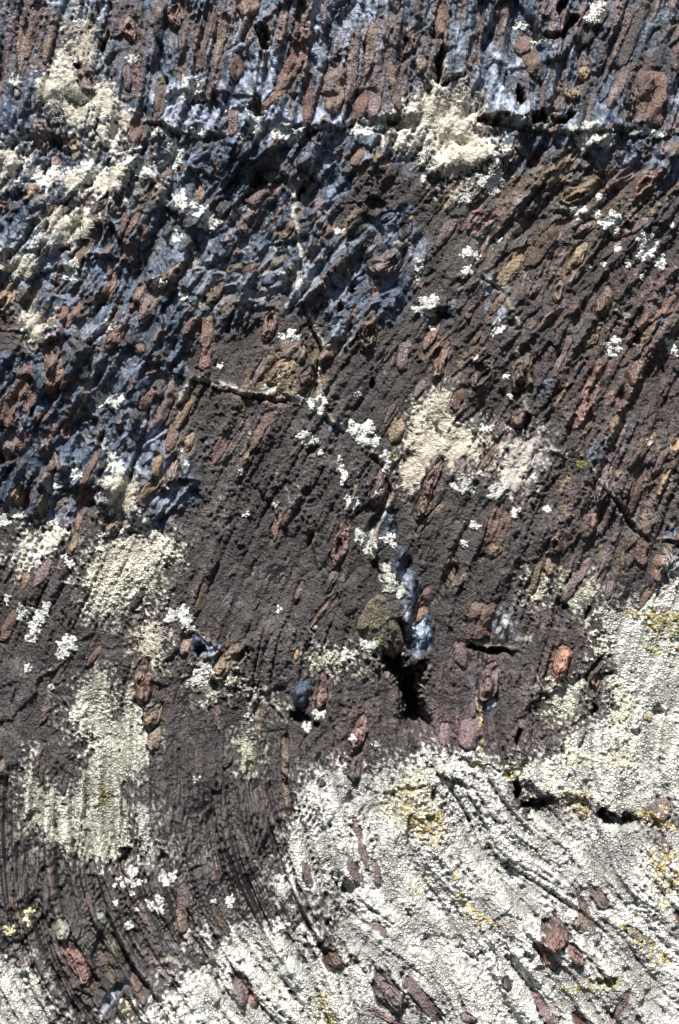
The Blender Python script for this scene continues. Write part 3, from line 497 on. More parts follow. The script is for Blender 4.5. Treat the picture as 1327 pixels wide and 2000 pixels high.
# ------------------------------------------------------------------ mesh building
def world_pts(x, y, h):
    o = np.empty((x.size, 3), f32); o[:, 0] = ((x-CX)*S).ravel(); o[:, 1] = (-h*S).ravel(); o[:, 2] = ((CY-y)*S+CZ).ravel(); return o
def mesh_obj(name, V, F, m, attrs, parent=None, origin=None, smooth=True):
    """V verts, F int faces (n,3|4); attrs {name: (n,3) colours or (n,) floats}"""
    me = bpy.data.meshes.new(name); k = F.shape[1]
    if origin is None: origin = np.zeros(3, f32)
    V = V - origin
    me.vertices.add(len(V)); me.vertices.foreach_set('co', V.astype(f32).ravel())
    me.loops.add(F.size); me.loops.foreach_set('vertex_index', F.astype(np.int32).ravel())
    me.polygons.add(len(F)); me.polygons.foreach_set('loop_start', np.arange(0, F.size, k, dtype=np.int32))
    me.polygons.foreach_set('use_smooth', np.full(len(F), smooth))
    me.update(calc_edges=True)
    for an, av in attrs.items():
        if av.ndim == 2:
            a = me.attributes.new(an, 'FLOAT_COLOR', 'POINT'); a.data.foreach_set('color', np.concatenate([av, np.ones((len(av), 1))], 1).astype(f32).ravel())
        else:
            a = me.attributes.new(an, 'FLOAT', 'POINT'); a.data.foreach_set('value', av.astype(f32).ravel())
    me.materials.append(m)
    o = bpy.data.objects.new(name, me); sc.collection.objects.link(o); o.location = [float(q) for q in origin]
    if parent is not None: o.parent = parent
    return o
def grid_faces(h, w, keep=None):
    i = np.arange(h*w, dtype=np.int32).reshape(h, w)
    F = np.stack([i[:-1, :-1], i[1:, :-1], i[1:, 1:], i[:-1, 1:]], -1).reshape(-1, 4)
    return F if keep is None else F[keep.ravel()]
def compact(V, F, attrs):
    u, inv = np.unique(F, return_inverse=True); return V[u], inv.reshape(F.shape), {k: a[u] for k, a in attrs.items()}
def tag(o, label, cat, group=None):
    o['label'] = label; o['category'] = cat
    if group: o['group'] = group

# the face: fine in view, coarser beyond it, carried on past the margins by reflection
def axis(n0, n1, q, m):
    a = list(m[(m > n0-24) & (m < n1+24)]); l = []; x = a[0]; st = q
    while x > n0-1500: st = min(st*1.16, 34); x -= st; l.append(x)
    r = []; x = a[-1]; st = q
    while x < n1+1500: st = min(st*1.16, 34); x += st; r.append(x)
    return np.array(l[::-1]+a+r, f32)
def refl(x, lo, hi):
    p = 2*(hi-lo); t = np.mod(x-lo, p); return lo + np.where(t > hi-lo, p-t, t)
def build_face():
    ax = axis(0, 1327, Q, XS); ay = axis(0, 2000, Q, YS)
    X, Y = np.meshgrid(ax, ay); rx = refl(X, -MX, 1327+MX-Q); ry = refl(Y, -MY, 2000+MY-Q)
    h = samp(H, rx, ry); h = h + 0.0
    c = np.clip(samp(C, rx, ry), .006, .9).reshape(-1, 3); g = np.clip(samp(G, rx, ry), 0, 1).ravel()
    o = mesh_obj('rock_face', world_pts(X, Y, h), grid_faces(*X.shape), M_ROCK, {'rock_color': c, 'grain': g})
    o['kind'] = 'structure'; o['label'] = 'dark weathered rock face of blue-grey and mauve stone with slanting grooves'
    return o
HM = float(np.median(H[win(0, 1327, 0, 2000)])); H -= HM; HALL -= HM; HB -= HM; H0 -= HM
# grain of the weathered skin
f1, f2, r_, _, _ = worley(GX, GY, 6.0, 231)
H += G*(3.0*(0.6-f1) + 2.4*SPK + .9*FN) + (1-G)*.35*SPK
C *= np.clip(1 + (.30*FN + .25*SPK)*G, .35, 2.2)[..., None]
FACE = build_face()

def build_nodule(x, y, L, W, ang, c, kind, k):
    if kind in 'st' and W < 24: W *= 1.02; L *= 1.08
    st = 1.7; nu = max(10, int(2.3*L/st)); nv = max(8, int(2.3*W/st))
    U, V = np.meshgrid(np.linspace(-1.15, 1.15, nu, dtype=f32), np.linspace(-1.15, 1.15, nv, dtype=f32), indexing='ij')
    a = math.radians(ang); px = x + U*L*math.sin(a) + V*W*math.cos(a); py = y - U*L*math.cos(a) + V*W*math.sin(a)
    r_ = random.Random(k*13+1); s1 = r_.uniform(0, 99)
    nz = fbm(px+s1, py, 22, 4, 151, .6); nf = fbm(px, py+s1, 8, 3, 161); bend = 0.28*np.sin(U*1.7+s1)
    q1 = fbm(px+s1, py+7, max(16, W*1.1), 4, 165, .6); q2 = fbm(px+31, py+s1, max(16, W*1.1), 4, 171, .6)
    Vb = V + bend*(1-np.abs(V)*.5) + .42*q1; Ub = U + .30*q2
    f1, f2, wr, wdx, wdy = worley(px+4*q1*3+s1, py+4*q2*3, max(11, W*.75), 175)
    facet = ((wr-.5)*.5 + wdx*((wr*7.1) % 1-.5) + wdy*((wr*13.3) % 1-.5)) - .22*sstep(.12, 0, f2-f1)
    merge = sstep(1.05, .25, Ub + .35*nz)               # the upper end runs back into the rock
    if kind == 's':
        Uc = Ub + .34*(1-np.clip(Ub*Ub, 0, 1)); r = np.sqrt(np.clip(np.abs(Uc)**1.8 + np.abs(Vb)**1.6, 0, None)); rr = np.sqrt(np.abs(Ub)**1.9+np.abs(Vb)**1.5)
        nn = r_.choice((2, 3, 3, 4)); qv = np.clip(1-r + .16*nz, 0, 1)*nn; fr = qv-np.floor(qv); t = np.floor(qv) + sstep(.0, .35, fr) - .5*sstep(.6, 1, fr)
        h = W*(.30*np.sqrt(np.clip(1-r*r, 0, 1)) + .58*t/nn)*np.clip(1.0-.45*Ub, .3, 1.5)*(.25+.75*merge) + W*.14*facet*sstep(1, .7, rr)
        if r_.random() < .35:
            hu, hv = r_.uniform(-.4, .3), r_.uniform(-.3, .3)
            h -= W*r_.uniform(.6, 1.1)*sstep(1.0, .3, ((Ub-hu)/.40)**2 + ((Vb-hv)/.36)**2)
        h -= W*.22*np.exp(-((np.abs(Vb-.25-.25*np.sin(Ub*2+s1)))/.07)**2)
        h -= W*.15*(np.exp(-(fr/.16)**2) + np.exp(-((1-fr)/.10)**2))*(qv > .6)
        band = .82 + .30*(np.floor(qv) % 2)
    elif kind == 't':
        r = (np.abs(np.clip(Ub, -2, 0))**2.4 + np.abs(Ub*.8)**4*(Ub > 0) + np.abs(Vb)**1.9); rr = r
        h = W*.72*np.sqrt(np.clip((1-r)/.8, 0, 1))*np.clip(.7-.5*Ub, .1, 1.3)*merge + W*.12*facet*sstep(1, .7, r)
        h -= W*.2*np.exp(-((Vb-.3*np.sin(s1+Ub*2))/.12)**2)*sstep(-.3, .3, np.sin(Ub*5+s1)); band = 1+.10*np.sin(Vb*5+s1)
    elif kind == 'k':
        r = np.sqrt(np.abs(Ub)**1.8+np.abs(Vb)**1.8); rr = r; h = W*.62*np.sqrt(np.clip(1-r*r, 0, 1))*np.clip(.95-.35*Ub, .3, 1.3)*(.4+.6*merge) + W*.3*facet*sstep(1, .6, r); band = 1+.15*facet
    else:
        r = np.maximum(np.abs(Ub), np.abs(Vb)); r = r + .1*nf; rr = r
        h = min(9, W*.35)*sstep(1.0, .82, r)*(.5+.5*merge) + W*.16*facet - 4*np.exp(-((Vb+.1-.3*Ub)/.07)**2); band = 1+.1*nz
    z = samp(HB, px, py)*.85 + samp(H0, px, py)*.15 + h - 2.5 - 10*sstep(.8, 1.1, rr + .12*nf) + .45*nf + .8*nz
    z = z + 1.2*samp(SPK, px, py)*(.12 if kind in 'sk' else .7)
    base = np.array(COL[c])*r_.uniform(.75, 1.22)
    v1 = (band*(1+.45*nz+.18*nf+.2*(wr-.5)))[..., None]
    colr = np.clip(base*v1, .008, .9)
    if c in 'rmbt':
        alt = np.array(COL[r_.choice('tmbbd')]); q = sstep(-.1, .35, fbm(px+3*s1, py, 30, 4, 181, .6))[..., None]*.65; colr = colr*(1-q) + alt*v1*q
    cf = (sstep(.62, 1.05, rr + .25*nz)*.7)[..., None]; colr = colr*(1-cf) + samp(C, px, py)*cf
    colr = np.clip(colr, .008, .9)
    gg = np.full(px.size, {'s': .12, 'k': .12, 't': .6, 'p': .5}[kind]); 
    if c in 'uk': gg[:] = .2
    V3 = world_pts(px, py, z); org = V3.mean(0); F = grid_faces(nu, nv)[:, ::-1]
    rk = rr.reshape(nu, nv); keep = (np.minimum.reduce([rk[:-1, :-1], rk[1:, :-1], rk[1:, 1:], rk[:-1, 1:]]) < 1.1)
    F = F[keep.ravel()]
    if len(F) < 8: return
    V3, F, at = compact(V3, F, {'rock_color': colr.reshape(-1, 3), 'grain': gg})
    name = {'s': 'nodule', 'k': 'knob', 't': 'rib', 'p': 'slab'}[kind]
    o = mesh_obj(name, V3, F, M_ROCK, at, FACE, org)
    m = rk < 1.0                                        # let later things rest on it
    ii = ((px[m]+MX)/Q).astype(int).clip(0, NX-1); jj = ((py[m]+MY)/Q).astype(int).clip(0, NY-1); np.maximum.at(HALL, (jj, ii), z[m])
HALL = np.maximum(HALL, H)
for k, q in enumerate(NODS): build_nodule(*q, k)

# ------------------------------------------------------------------ crust lichens: thin sheets that follow the rock
def crust(P, col, thick, label, m, name='crust_lichen', cat='lichen', group=None, var=.12, vcol=None, **kw):
    w, cov, nh = crust_field(P, **kw)
    t = np.clip(cov, -1.3, 1.0)
    f1, f2, rr, _, _ = worley(GX[w]+WX[w]*.4, GY[w]+WY[w]*.4, 6.2, 241)
    z = HALL[w] + .55*thick*t + (1.3*(f2-f1-.35) + .45*FN[w])*sstep(-.2, .6, t)
    on = t > -.9
    keep = on[:-1, :-1] & on[1:, :-1] & on[1:, 1:] & on[:-1, 1:]
    X, Y = GX[w], GY[w]
    tn = .6*N1[w] + .5*N2[w] + .20*ST1[w] + .14*ST2[w] + .3*N3[w]
    c = np.array(col, f32)*((1 + var*N1[w] + .20*(rr-.5) + .09*FN[w])*((.62 if vcol is not None else .54 if m is M_CRUST else .84) + (.56 if m is M_CRUST else .3)*sstep(-.5, .2, tn)))[..., None]
    thin = sstep(.95, -.3, t + .25*FN[w])[..., None]; c = c*(1-.6*thin) + np.array((.20, .195, .19), f32)*.6*thin
    if kw.get('stri'):
        q = sstep(.05, .5, -.7*N1[w]-.5*N2[w]+.25*N3[w])[..., None]*.6; c = c*(1-q) + np.array((.36, .345, .35), f32)*q
    if vcol is not None:
        q = sstep(.05, .55, N2[w]*.7+N1[w]*.7+.1)[..., None]*.8; c = c*(1-q) + np.array(vcol, f32)*q
    F = grid_faces(*X.shape, keep); V3 = world_pts(X, Y, z)
    if len(F) == 0: return
    V3, F, at = compact(V3, F, {'lichen_color': np.clip(c, .02, .93).reshape(-1, 3)})
    o = mesh_obj(name, V3, F, m, at, None, V3.mean(0)); tag(o, label, cat, group)
    HALL[w] = np.maximum(HALL[w], np.where(t > 0, z, -1e3))
for P, c, th_, lab, m, kw in CRUSTS: crust(P, c, th_, lab, M_CREAM if m == 'cream' else M_CRUST, **kw)

# ------------------------------------------------------------------ lobed lichens (rosettes, golden clumps)
def cell_lichen(name, X, Y, inside, cell, thick, tone_of, m, seed, gap=.10):
    """a lobed crust: every cell of a warped Voronoi net whose centre lies inside is one lobe; the gaps go down to the rock"""
    wx = 2.6*fbm(X, Y, 11, 2, seed+3); wy = 2.6*fbm(X, Y, 11, 2, seed+5)
    f1, f2, r, dx, dy = worley(X+wx, Y+wy, cell, seed)
    cx = X + dx*cell; cy = Y + dy*cell
    ins = inside(cx, cy)
    e = f2-f1; lob = sstep(0, .45, e)
    h = thick*(.35 + .65*((r*5.3) % 1))*(lob**.7) + thick*.35*fbm(X, Y, 5, 2, seed+9) - 1.2*sstep(gap, 0, e) - 1.6*(~ins)
    on = ins & (e > gap*.35)
    keep = (on[:-1, :-1].astype(int) + on[1:, :-1] + on[1:, 1:] + on[:-1, 1:]) >= 2
    z = samp(HALLS, X, Y)*.6 + samp(HALL, X, Y)*.4 + .4 + h
    F = grid_faces(*X.shape, keep)
    if len(F) < 2: return None
    c = tone_of(r, cx, cy)*(.86 + .18*lob + .10*fbm(X, Y, 6, 2, seed+11))[..., None]
    V3, F, at = compact(world_pts(X, Y, z), F, {'lichen_color': np.clip(c, .02, .92).reshape(-1, 3)})
    return mesh_obj(name, V3, F, m, at, None, V3.mean(0))
HALLS = blur(HALL, 4)
def rosette(blobs, label, k, tone=(.80, .82, .80), group=None, name='lichen_rosette', m=None, cell=4.6):
    B = np.array(blobs, f32); B[:, 2:] *= 1.15
    x0 = (B[:, 0]-B[:, 2]*1.4).min(); x1 = (B[:, 0]+B[:, 2]*1.4).max(); y0 = (B[:, 1]-B[:, 3]*1.4).min(); y1 = (B[:, 1]+B[:, 3]*1.4).max()
    X, Y = np.meshgrid(np.arange(x0, x1, 1.35, dtype=f32), np.arange(y0, y1, 1.35, dtype=f32))
    def inside(cx, cy):
        o = np.zeros(cx.shape, bool)
        for i, (x, y, rx, ry) in enumerate(B):
            a = (cx-x)/rx; b_ = (cy-y)/ry; rr = np.sqrt(a*a+b_*b_); ph = np.arctan2(b_, a); s0 = k*1.7+i
            o |= rr < 1 + .22*np.sin(3*ph+s0) + .18*np.sin(5*ph+2*s0) + .14*np.sin(9*ph+3*s0)
        return o & (vnoise(cx*3.1, cy*3.1, 77) > -.86)
    T = np.array(tone, f32)
    def tone_of(r, cx, cy):
        q = (r*11.7) % 1
        return T*(.80 + .30*q)[..., None]*np.where((q < .07)[..., None], np.array((.45, .45, .42), f32), 1) * (1 + .10*vnoise(cx/9, cy/9, 78))[..., None]
    o = cell_lichen(name, X, Y, inside, cell, 2.4, tone_of, m or M_ROS, 401 + (k % 5)*20)
    if o: tag(o, label, 'lichen', group or 'white lobed lichens on the rock')
GT = (.60, .62, .58)
ROS = [
 ([(29,155,8,11)], 'small white lichen rosette left of the tall cream film near top left'),
 ([(258,113,11,7)], 'small white lichen below the topmost red shelled nodule'),
 ([(373,162,16,11),(356,184,20,10),(385,186,12,7)], 'bulging white lichen capping a pale ledge left of the dark hollow'),
 ([(320,256,12,9),(300,265,6,5)], 'white lichen in the crack below the tall cream film'),
 ([(386,259,14,8)], 'white lichen left of the long crack, above the blue knob'),
 ([(495,240,9,18),(476,268,10,5)], 'upright white lichen hanging above the long horizontal crack'),
 ([(550,258,20,13),(570,272,12,9),(588,260,9,6)], 'wide white lichen sitting on the long crack, left of centre'),
 ([(704,250,19,13),(735,245,11,7)], 'white lichen on the long crack, left of the big cream patch'),
 ([(1018,48,11,6)], 'small white lichen above the salmon rib near top right'),
 ([(1055,74,11,9),(1042,80,6,5)], 'pale green-white lichen under the dark hollows at top right'),
 ([(1172,8,12,10),(1160,30,12,16)], 'white lichen touching the top edge at right'),
 ([(1152,262,20,18),(1184,276,13,14),(1116,252,8,8),(1140,280,12,7)], 'large pale green-white lichen on the crack at right'),
 ([(1263,252,17,7),(1293,259,6,6)], 'flat white lichen under the big red slab'),
 ([(87,350,17,18),(60,332,12,10),(105,330,10,8)], 'white lichen in the cream band near the left edge'),
 ([(288,333,20,12),(262,322,14,9),(262,290,10,9)], 'white lichen at the right end of the cream band'),
 ([(172,326,18,11),(205,330,10,8),(135,330,10,7)], 'white lichen in the middle of the cream band'),
 ([(345,300,10,22),(332,285,6,8)], 'loose whitish lichen on the slope below the long crack'),
 ([(141,520,14,12),(137,537,13,10)], 'white lichen below the cream felted patch'),
 ([(41,502,10,8),(57,515,11,10)], 'pair of white lichen spots near the left edge under felted cream'),
 ([(310,554,12,11)], 'white lichen right of the forked red rib'),
 ([(217,635,11,7)], 'small white lichen by the red rib on blue stone'),
 ([(353,389,12,16),(376,400,8,7)], 'upper white lichen of the slanting pair on blue stone'),
 ([(398,417,14,12),(410,432,16,14)], 'lower white lichen of the slanting pair, beside the black knob'),
 ([(345,463,9,11)], 'white lichen just below the slanting pair of lichens'),
 ([(358,578,9,7)], 'small white lichen above the grey ledge at left centre'),
 ([(566,537,16,10),(582,555,12,11)], 'grey-white lichen on the crack left of the blue flakes'),
 ([(570,655,12,9),(550,656,6,5)], 'small white lichen right of the banded red nodule'),
 ([(661,451,9,6)], 'pale scrap of lichen at the left of the blue flakes'),
 ([(960,356,24,16)], 'big round white lichen below the largest cream patch'),
 ([(905,388,16,8)], 'white lichen fringe left of the big round one'),
 ([(914,493,12,9),(935,500,5,4)], 'white lichen on dark rock right of the shelled mauve nodule'),
 ([(819,522,8,17)], 'ragged white lichen strip at the edge of the blue flakes'),
 ([(840,590,16,12),(832,604,18,10)], 'white lichen on dark rock above the blue smear'),
 ([(914,530,9,9)], 'small white lichen right of the ragged strip'),
 ([(975,640,12,13)], 'white lichen on the crack above the brown shelled nodule'),
 ([(1130,412,15,11)], 'white lichen on the tan slope, left of the round rosette'),
 ([(1193,434,19,17)], 'round white lichen rosette on the tan and brown slope'),
 ([(1175,384,9,6)], 'small white lichen on tan stone above the round rosette'),
 ([(1262,482,17,20),(1268,462,9,7),(1292,510,10,12)], 'white lichen with a tail on dark rock at right edge'),
 ([(1312,668,10,8),(1318,684,8,8)], 'white lichen touching the right edge at mid height'),
 ([(1202,672,14,12),(1195,690,8,6)], 'white lichen above the long red-brown nodule'),
 ([(169,730,8,9)], 'small white lichen on the ochre seam at left'),
 ([(203,780,20,11),(228,783,14,12)], 'wide white lichen right of the ochre seam'),
 ([(200,866,13,8)], 'grey-white lichen above the white crescent one'),
 ([(217,900,14,13),(235,915,14,10),(205,913,7,7)], 'white crescent-shaped lichen above a narrow cream patch'),
 ([(149,927,11,9)], 'white lichen left of the crescent-shaped one'),
 ([(110,950,7,8)], 'small white lichen left on striped blue rock'),
 ([(622,790,17,16)], 'bright white lichen at the right end of the pale-rimmed ledge'),
 ([(594,851,11,9),(606,860,12,9)], 'white lichen on dark rock just below the bright ledge-end one'),
 ([(524,762,12,7),(546,740,6,11),(580,781,10,7)], 'grey-white lichen scraps on the tan stone above the ledge'),
 ([(706,841,22,17),(728,862,14,9)], 'large white lichen left of the cream star patch'),
 ([(753,893,9,11),(755,915,6,8)], 'white lichen chain below the large central one'),
 ([(664,905,6,14),(672,930,5,16)], 'thin white lichen thread beside dark rock in the centre'),
 ([(686,980,12,12),(695,992,8,6)], 'white lichen left of the red central nodule'),
 ([(742,966,6,9)], 'small white lichen right of the red central nodule'),
 ([(907,948,19,15)], 'oval grey-white lichen under the cream star patch'),
 ([(967,961,13,12),(985,952,8,7)], 'white lichen right of the oval grey-white one'),
 ([(950,837,12,7)], 'small white lichen at the right arm of the cream star'),
 ([(1270,865,7,10)], 'white lichen on ribbed red rock near right edge'),
 ([(31,1004,17,9),(8,1018,11,10)], 'white lichen at the left edge above the dark slab'),
 ([(63,1088,9,12),(57,1105,8,8)], 'white lichen on the lower side of the small cream patch'),
 ([(137,1102,8,7),(128,1088,6,5)], 'pair of small white lichens with an orange fleck'),
 ([(131,1133,8,6)], 'small white lichen left of the lone grey-cream patch'),
 ([(278,1018,12,10),(295,1038,8,8)], 'white lichen above the lone grey-cream patch'),
 ([(45,1197,12,12),(92,1183,9,9)], 'white lichen at the top of the left rosette chain'),
 ([(80,1200,15,11),(68,1222,11,12),(62,1244,10,10)], 'long white lichen chain on dark rock at left'),
 ([(133,1256,16,13),(124,1274,10,12)], 'white lichen right of the long left chain'),
 ([(55,1306,6,7)], 'lone white lichen spot on dark rock at left edge'),
 ([(15,1170,6,9)], 'small white lichen left of the rosette chain top'),
 ([(350,1197,18,11),(369,1218,11,16),(333,1208,9,8)], 'arched white lichen above the brown hollow left of centre'),
 ([(402,1308,15,11),(388,1330,16,9)], 'white lichen below the tan shelled nodule'),
 ([(545,1190,5,6)], 'lone white lichen speck on the dark central rock'),
 ([(712,1050,17,15),(725,1072,12,13)], 'grey-white lichen on the crack right of the red faced nodule'),
 ([(760,1055,13,11)], 'white lichen beside blue stone on the centre crack'),
 ([(757,1120,12,14),(770,1145,16,12),(785,1160,10,7)], 'grey-white lichen above the olive wedge stone'),
 ([(680,1280,14,10)], 'white lichen left of the olive wedge stone'),
 ([(725,1262,18,12),(745,1280,9,9)], 'dull grey lichen on the shaded side of the olive wedge'),
 ([(785,1275,6,6)], 'small pale lichen inside the black cleft'),
 ([(928,1026,10,6),(908,1062,6,7)], 'small white lichens on dark rock right of centre'),
 ([(1006,1000,8,8)], 'white lichen spot left of the brown shelled nodule on dark rock'),
 ([(486,1400,8,8),(497,1367,5,5)], 'grey-white lichen spots on dark rock below the slanting crack'),
 ([(100,1341,6,6)], 'small white lichen on dark rock at lower left'),
 ([(256,1715,24,8),(262,1697,11,11)], 'white lichen just below the left square hole'),
 ([(330,1709,15,12)], 'white lichen just below the right square hole'),
 ([(310,1757,15,14)], 'round white lichen among curved grooves at lower left'),
 ([(257,1797,6,7),(272,1768,5,5),(232,1753,4,6)], 'tiny white lichens among the curved grooves'),
 ([(549,1796,13,10)], 'white lichen at the upper end of the bottom ledge'),
 ([(452,1752,8,9),(420,1753,5,5)], 'small white lichens on curved grooves near bottom centre'),
 ([(570,1880,24,12)], 'dull grey lichen below the bottom ledge'),
 ([(392,1958,7,10)], 'white lichen at the bottom beside the dark groove'),
 ([(622,1395,12,8),(600,1420,9,8)], 'pale lichen round the hollow below the blue stone'),
]
for k, (bl, lab) in enumerate(ROS): rosette(bl, lab, k, tone=GT if ('grey' in lab and 'green' not in lab) else (.72, .75, .69) if 'green' in lab else (.80, .82, .80))
FLK = [
 (35, 358, 'at the left edge under the cream band'),
 (165, 366, 'under the middle of the cream band'),
 (88, 872, 'on striped blue rock near the left edge'),
 (1228, 517, 'left of the tailed rosette at right'),
 (1208, 484, 'below the round rosette on the tan slope'),
 (1182, 514, 'on dark rock left of the right-hand rosettes'),
 (1313, 440, 'at the right edge above the tailed rosette'),
 (627, 885, 'under the bright ledge-end rosettes'),
 (355, 880, 'on a tan shelled nodule left of centre'),
 (472, 922, 'below the tan slivers left of centre'),
 (1070, 994, 'on dark rock below the yellow-green moss'),
 (198, 1045, 'left of the lone grey-cream patch top'),
 (975, 468, 'above the tan sliver right of the blue flakes'),
 (998, 775, 'beside the brown shelled nodule and crack'),
 (1010, 690, 'on the crack above the brown nodule'),
 (742, 1555, 'at the top of the white sheet under its crack'),
 (540, 985, 'alone in the upper dark centre'),
 (930, 700, 'left of the dark brown shelled nodule'),
 (700, 770, 'alone on dark rock above the large central rosette'),
 (1150, 520, 'on the tan sliver right of centre top'),
 (430, 715, 'on dark rock above the pale-rimmed ledge'),
 (1040, 930, 'on the pale bloom right of the star patch'),
 (265, 1735, 'between the square holes and round rosette'),
 (385, 1520, 'alone on grooved rock at lower left centre'),
 (1170, 412, 'touching the round rosette on its left'),
 (480, 1005, 'alone in the dark centre left of the red faced nodule'),
 (845, 640, 'on the blue smear right of centre'),
 (1255, 540, 'below the tailed rosette at right'),
 (990, 735, 'just left of the brown shelled nodule'),
 (365, 905, 'below the tan nodule left of centre'),
 (1078, 236, 'inside the dark hollow under the blue facet'),
 (1075, 215, 'higher inside the dark hollow at top right'),
 (735, 1455, 'right of the long red nodule above the white sheet'),
 (690, 1440, 'on the long red nodule above the white sheet')]
for k, (x, y, where) in enumerate(FLK): rosette([(x, y, 5.5, 5)], 'tiny white lichen fleck ' + where, 300+k, group='tiny white lichen flecks', name='lichen_fleck')
rosette([(65,1775,8,9),(67,1790,5,6)], 'yellow-white lichen on grooved rock at lower left, upper of two', 400, tone=(.72,.70,.42), group='yellow-white lichens')
rosette([(28,1805,11,9)], 'yellow-white lichen near the left edge, lower of two', 401, tone=(.74,.72,.44), group='yellow-white lichens')

def clump(P, label, k, tones, cell=6.2, dens=.85, name='golden_lichen', cat='lichen', group='golden crusty lichens', thick=2.8):
    w, d = poly_sd(P, 14); d = d + 11*EDGE[w]; P2 = np.array(P); x0, y0 = P2.min(0)-8; x1, y1 = P2.max(0)+8
    X, Y = np.meshgrid(np.arange(x0, x1, 1.45, dtype=f32), np.arange(y0, y1, 1.45, dtype=f32))
    def inside(cx, cy):
        j = ((cy+MY)/Q).astype(int)-w[0].start; i = ((cx+MX)/Q).astype(int)-w[1].start
        return (d[j.clip(0, d.shape[0]-1), i.clip(0, d.shape[1]-1)] > 0) & (vnoise(cx/5.0+k, cy/5.0, 79)*.5+.5 < dens)
    T = np.array(tones, f32)
    def tone_of(r, cx, cy):
        q = (r*9.1 + .35*vnoise(cx/16, cy/16, 81)) % 1
        return T[(q*len(T)).astype(int).clip(0, len(T)-1)]*(.8+.4*((r*23.3) % 1))[..., None]
    o = cell_lichen(name, X, Y, inside, cell, thick, tone_of, M_GOLD, 521 + (k % 6)*20, .12)
    if o: tag(o, label, cat, group)
GA = [(.50,.36,.15), (.60,.50,.28), (.70,.64,.45), (.36,.26,.11), (.16,.13,.07), (.74,.70,.58)]; GP = [(.70,.65,.42), (.60,.56,.30), (.50,.40,.18), (.74,.72,.58), (.3,.28,.14), (.74,.72,.62)]; GO = [(.26,.25,.12), (.40,.37,.18), (.46,.40,.20), (.18,.17,.09), (.60,.56,.36)]
GOLD = [
 ([(782,1532),(800,1514),(815,1550),(850,1592),(860,1562),(872,1622),(850,1652),(800,1610),(778,1590)], 'golden lichen clump under the curved crack, brightest of all', GA, .9),
 ([(1220,1196),(1290,1190),(1340,1196),(1340,1245),(1290,1230),(1250,1214)], 'olive to orange lichen band at the right edge', GO+GA[:1], .95),
 ([(1272,1235),(1340,1240),(1340,1300),(1290,1285),(1262,1262)], 'pale yellow lichen spread below the olive band at right edge', GP, .55),
 ([(1090,1540),(1145,1545),(1152,1592),(1120,1592),(1095,1572)], 'golden lichen right of the black notch', GA+GO[:1], .9),
 ([(1225,1582),(1262,1580),(1310,1596),(1300,1616),(1250,1604)], 'golden lichen on the lower crack near the right edge', GA, .85),
 ([(1245,1640),(1300,1645),(1335,1680),(1325,1742),(1290,1732),(1265,1692)], 'large yellow lichen mass at the right edge below the crack', GP+GA, .8),
 ([(1290,1570),(1310,1570),(1318,1620),(1298,1616)], 'upright golden streak of lichen close to the right edge', GA, .9),
 ([(878,1665),(896,1700),(906,1738),(950,1775),(985,1795),(945,1805),(900,1772),(884,1750)], 'golden lichen trail down a crack in the white sheet', GP+GA, .85),
 ([(800,1700),(830,1690),(850,1740),(820,1760),(790,1775)], 'faint yellow lichen left of the golden trail', GP, .6),
 ([(1185,1772),(1240,1812),(1300,1858),(1292,1880),(1240,1842),(1200,1800)], 'olive-yellow lichen in a diagonal groove at lower right', GP+GO, .8),
 ([(1090,1912),(1140,1894),(1205,1892),(1208,1908),(1130,1928)], 'olive lichen lining the short crack at the bottom right', GO+GP[:1], .85),
 ([(605,1930),(635,1925),(655,1970),(640,1990),(612,1975)], 'golden-olive lichen at the bottom, left of centre', GO+GA, .8),
 ([(900,1488),(945,1482),(1002,1508),(1004,1530),(960,1502)], 'olive lichen along the curved crack above the white sheet', GO, .7),
 ([(850,1498),(880,1508),(905,1530),(880,1528)], 'dark olive lichen in the short crack left of the curved one', GO, .8),
 ([(978,1485),(1008,1490),(1012,1530),(992,1540)], 'yellow-green lichen above the black notch', GP+GO, .75),
 ([(185,1545),(212,1540),(210,1570),(180,1572)], 'yellow-green lichen in the long patch at lower left', GO+GP, .75),
 ([(230,1925),(255,1930),(280,1985),(300,2010),(275,2010),(250,1970)], 'yellowish lichen at the bottom left below a pale sliver', GP, .6),
 ([(1255,1380),(1285,1388),(1275,1410),(1252,1405)], 'small golden lichen beside a dark pit in the right sheet', GA, .7),
 ([(925,1400),(945,1405),(948,1480),(930,1490)], 'thin yellow-green lichen line below the red hollow nodule', GP+GO, .6),
 ([(1050,1978),(1075,1985),(1070,2005),(1045,2005)], 'small golden lichen at the bottom edge right of centre', GA, .8),
 ([(1255,1640),(1265,1640),(1280,1720),(1300,1770),(1285,1770),(1262,1710)], 'yellow lichen stripe along a groove near the right edge', GP, .8),
]
for k, (P, lab, tn, de) in enumerate(GOLD): clump(P, lab, k, tn, dens=de*.66)
for k, (x, y, lab) in enumerate([(1134,909,'small yellow-green moss tuft on the crack at right'), (766,886,'tiny yellow-green moss tuft beside the central crack'), (738,1250,'yellow-green moss dot on the olive wedge stone'), (315,155,'dark green moss tuft near the top left lichens')]):
    clump([(x-7,y-7),(x+7,y-7),(x+7,y+7),(x-7,y+7)], lab, 60+k, [(.17,.18,.07),(.26,.26,.11),(.11,.12,.05)], cell=3.6, dens=.95, name='moss_tuft', cat='moss', group='moss tufts', thick=4.5)

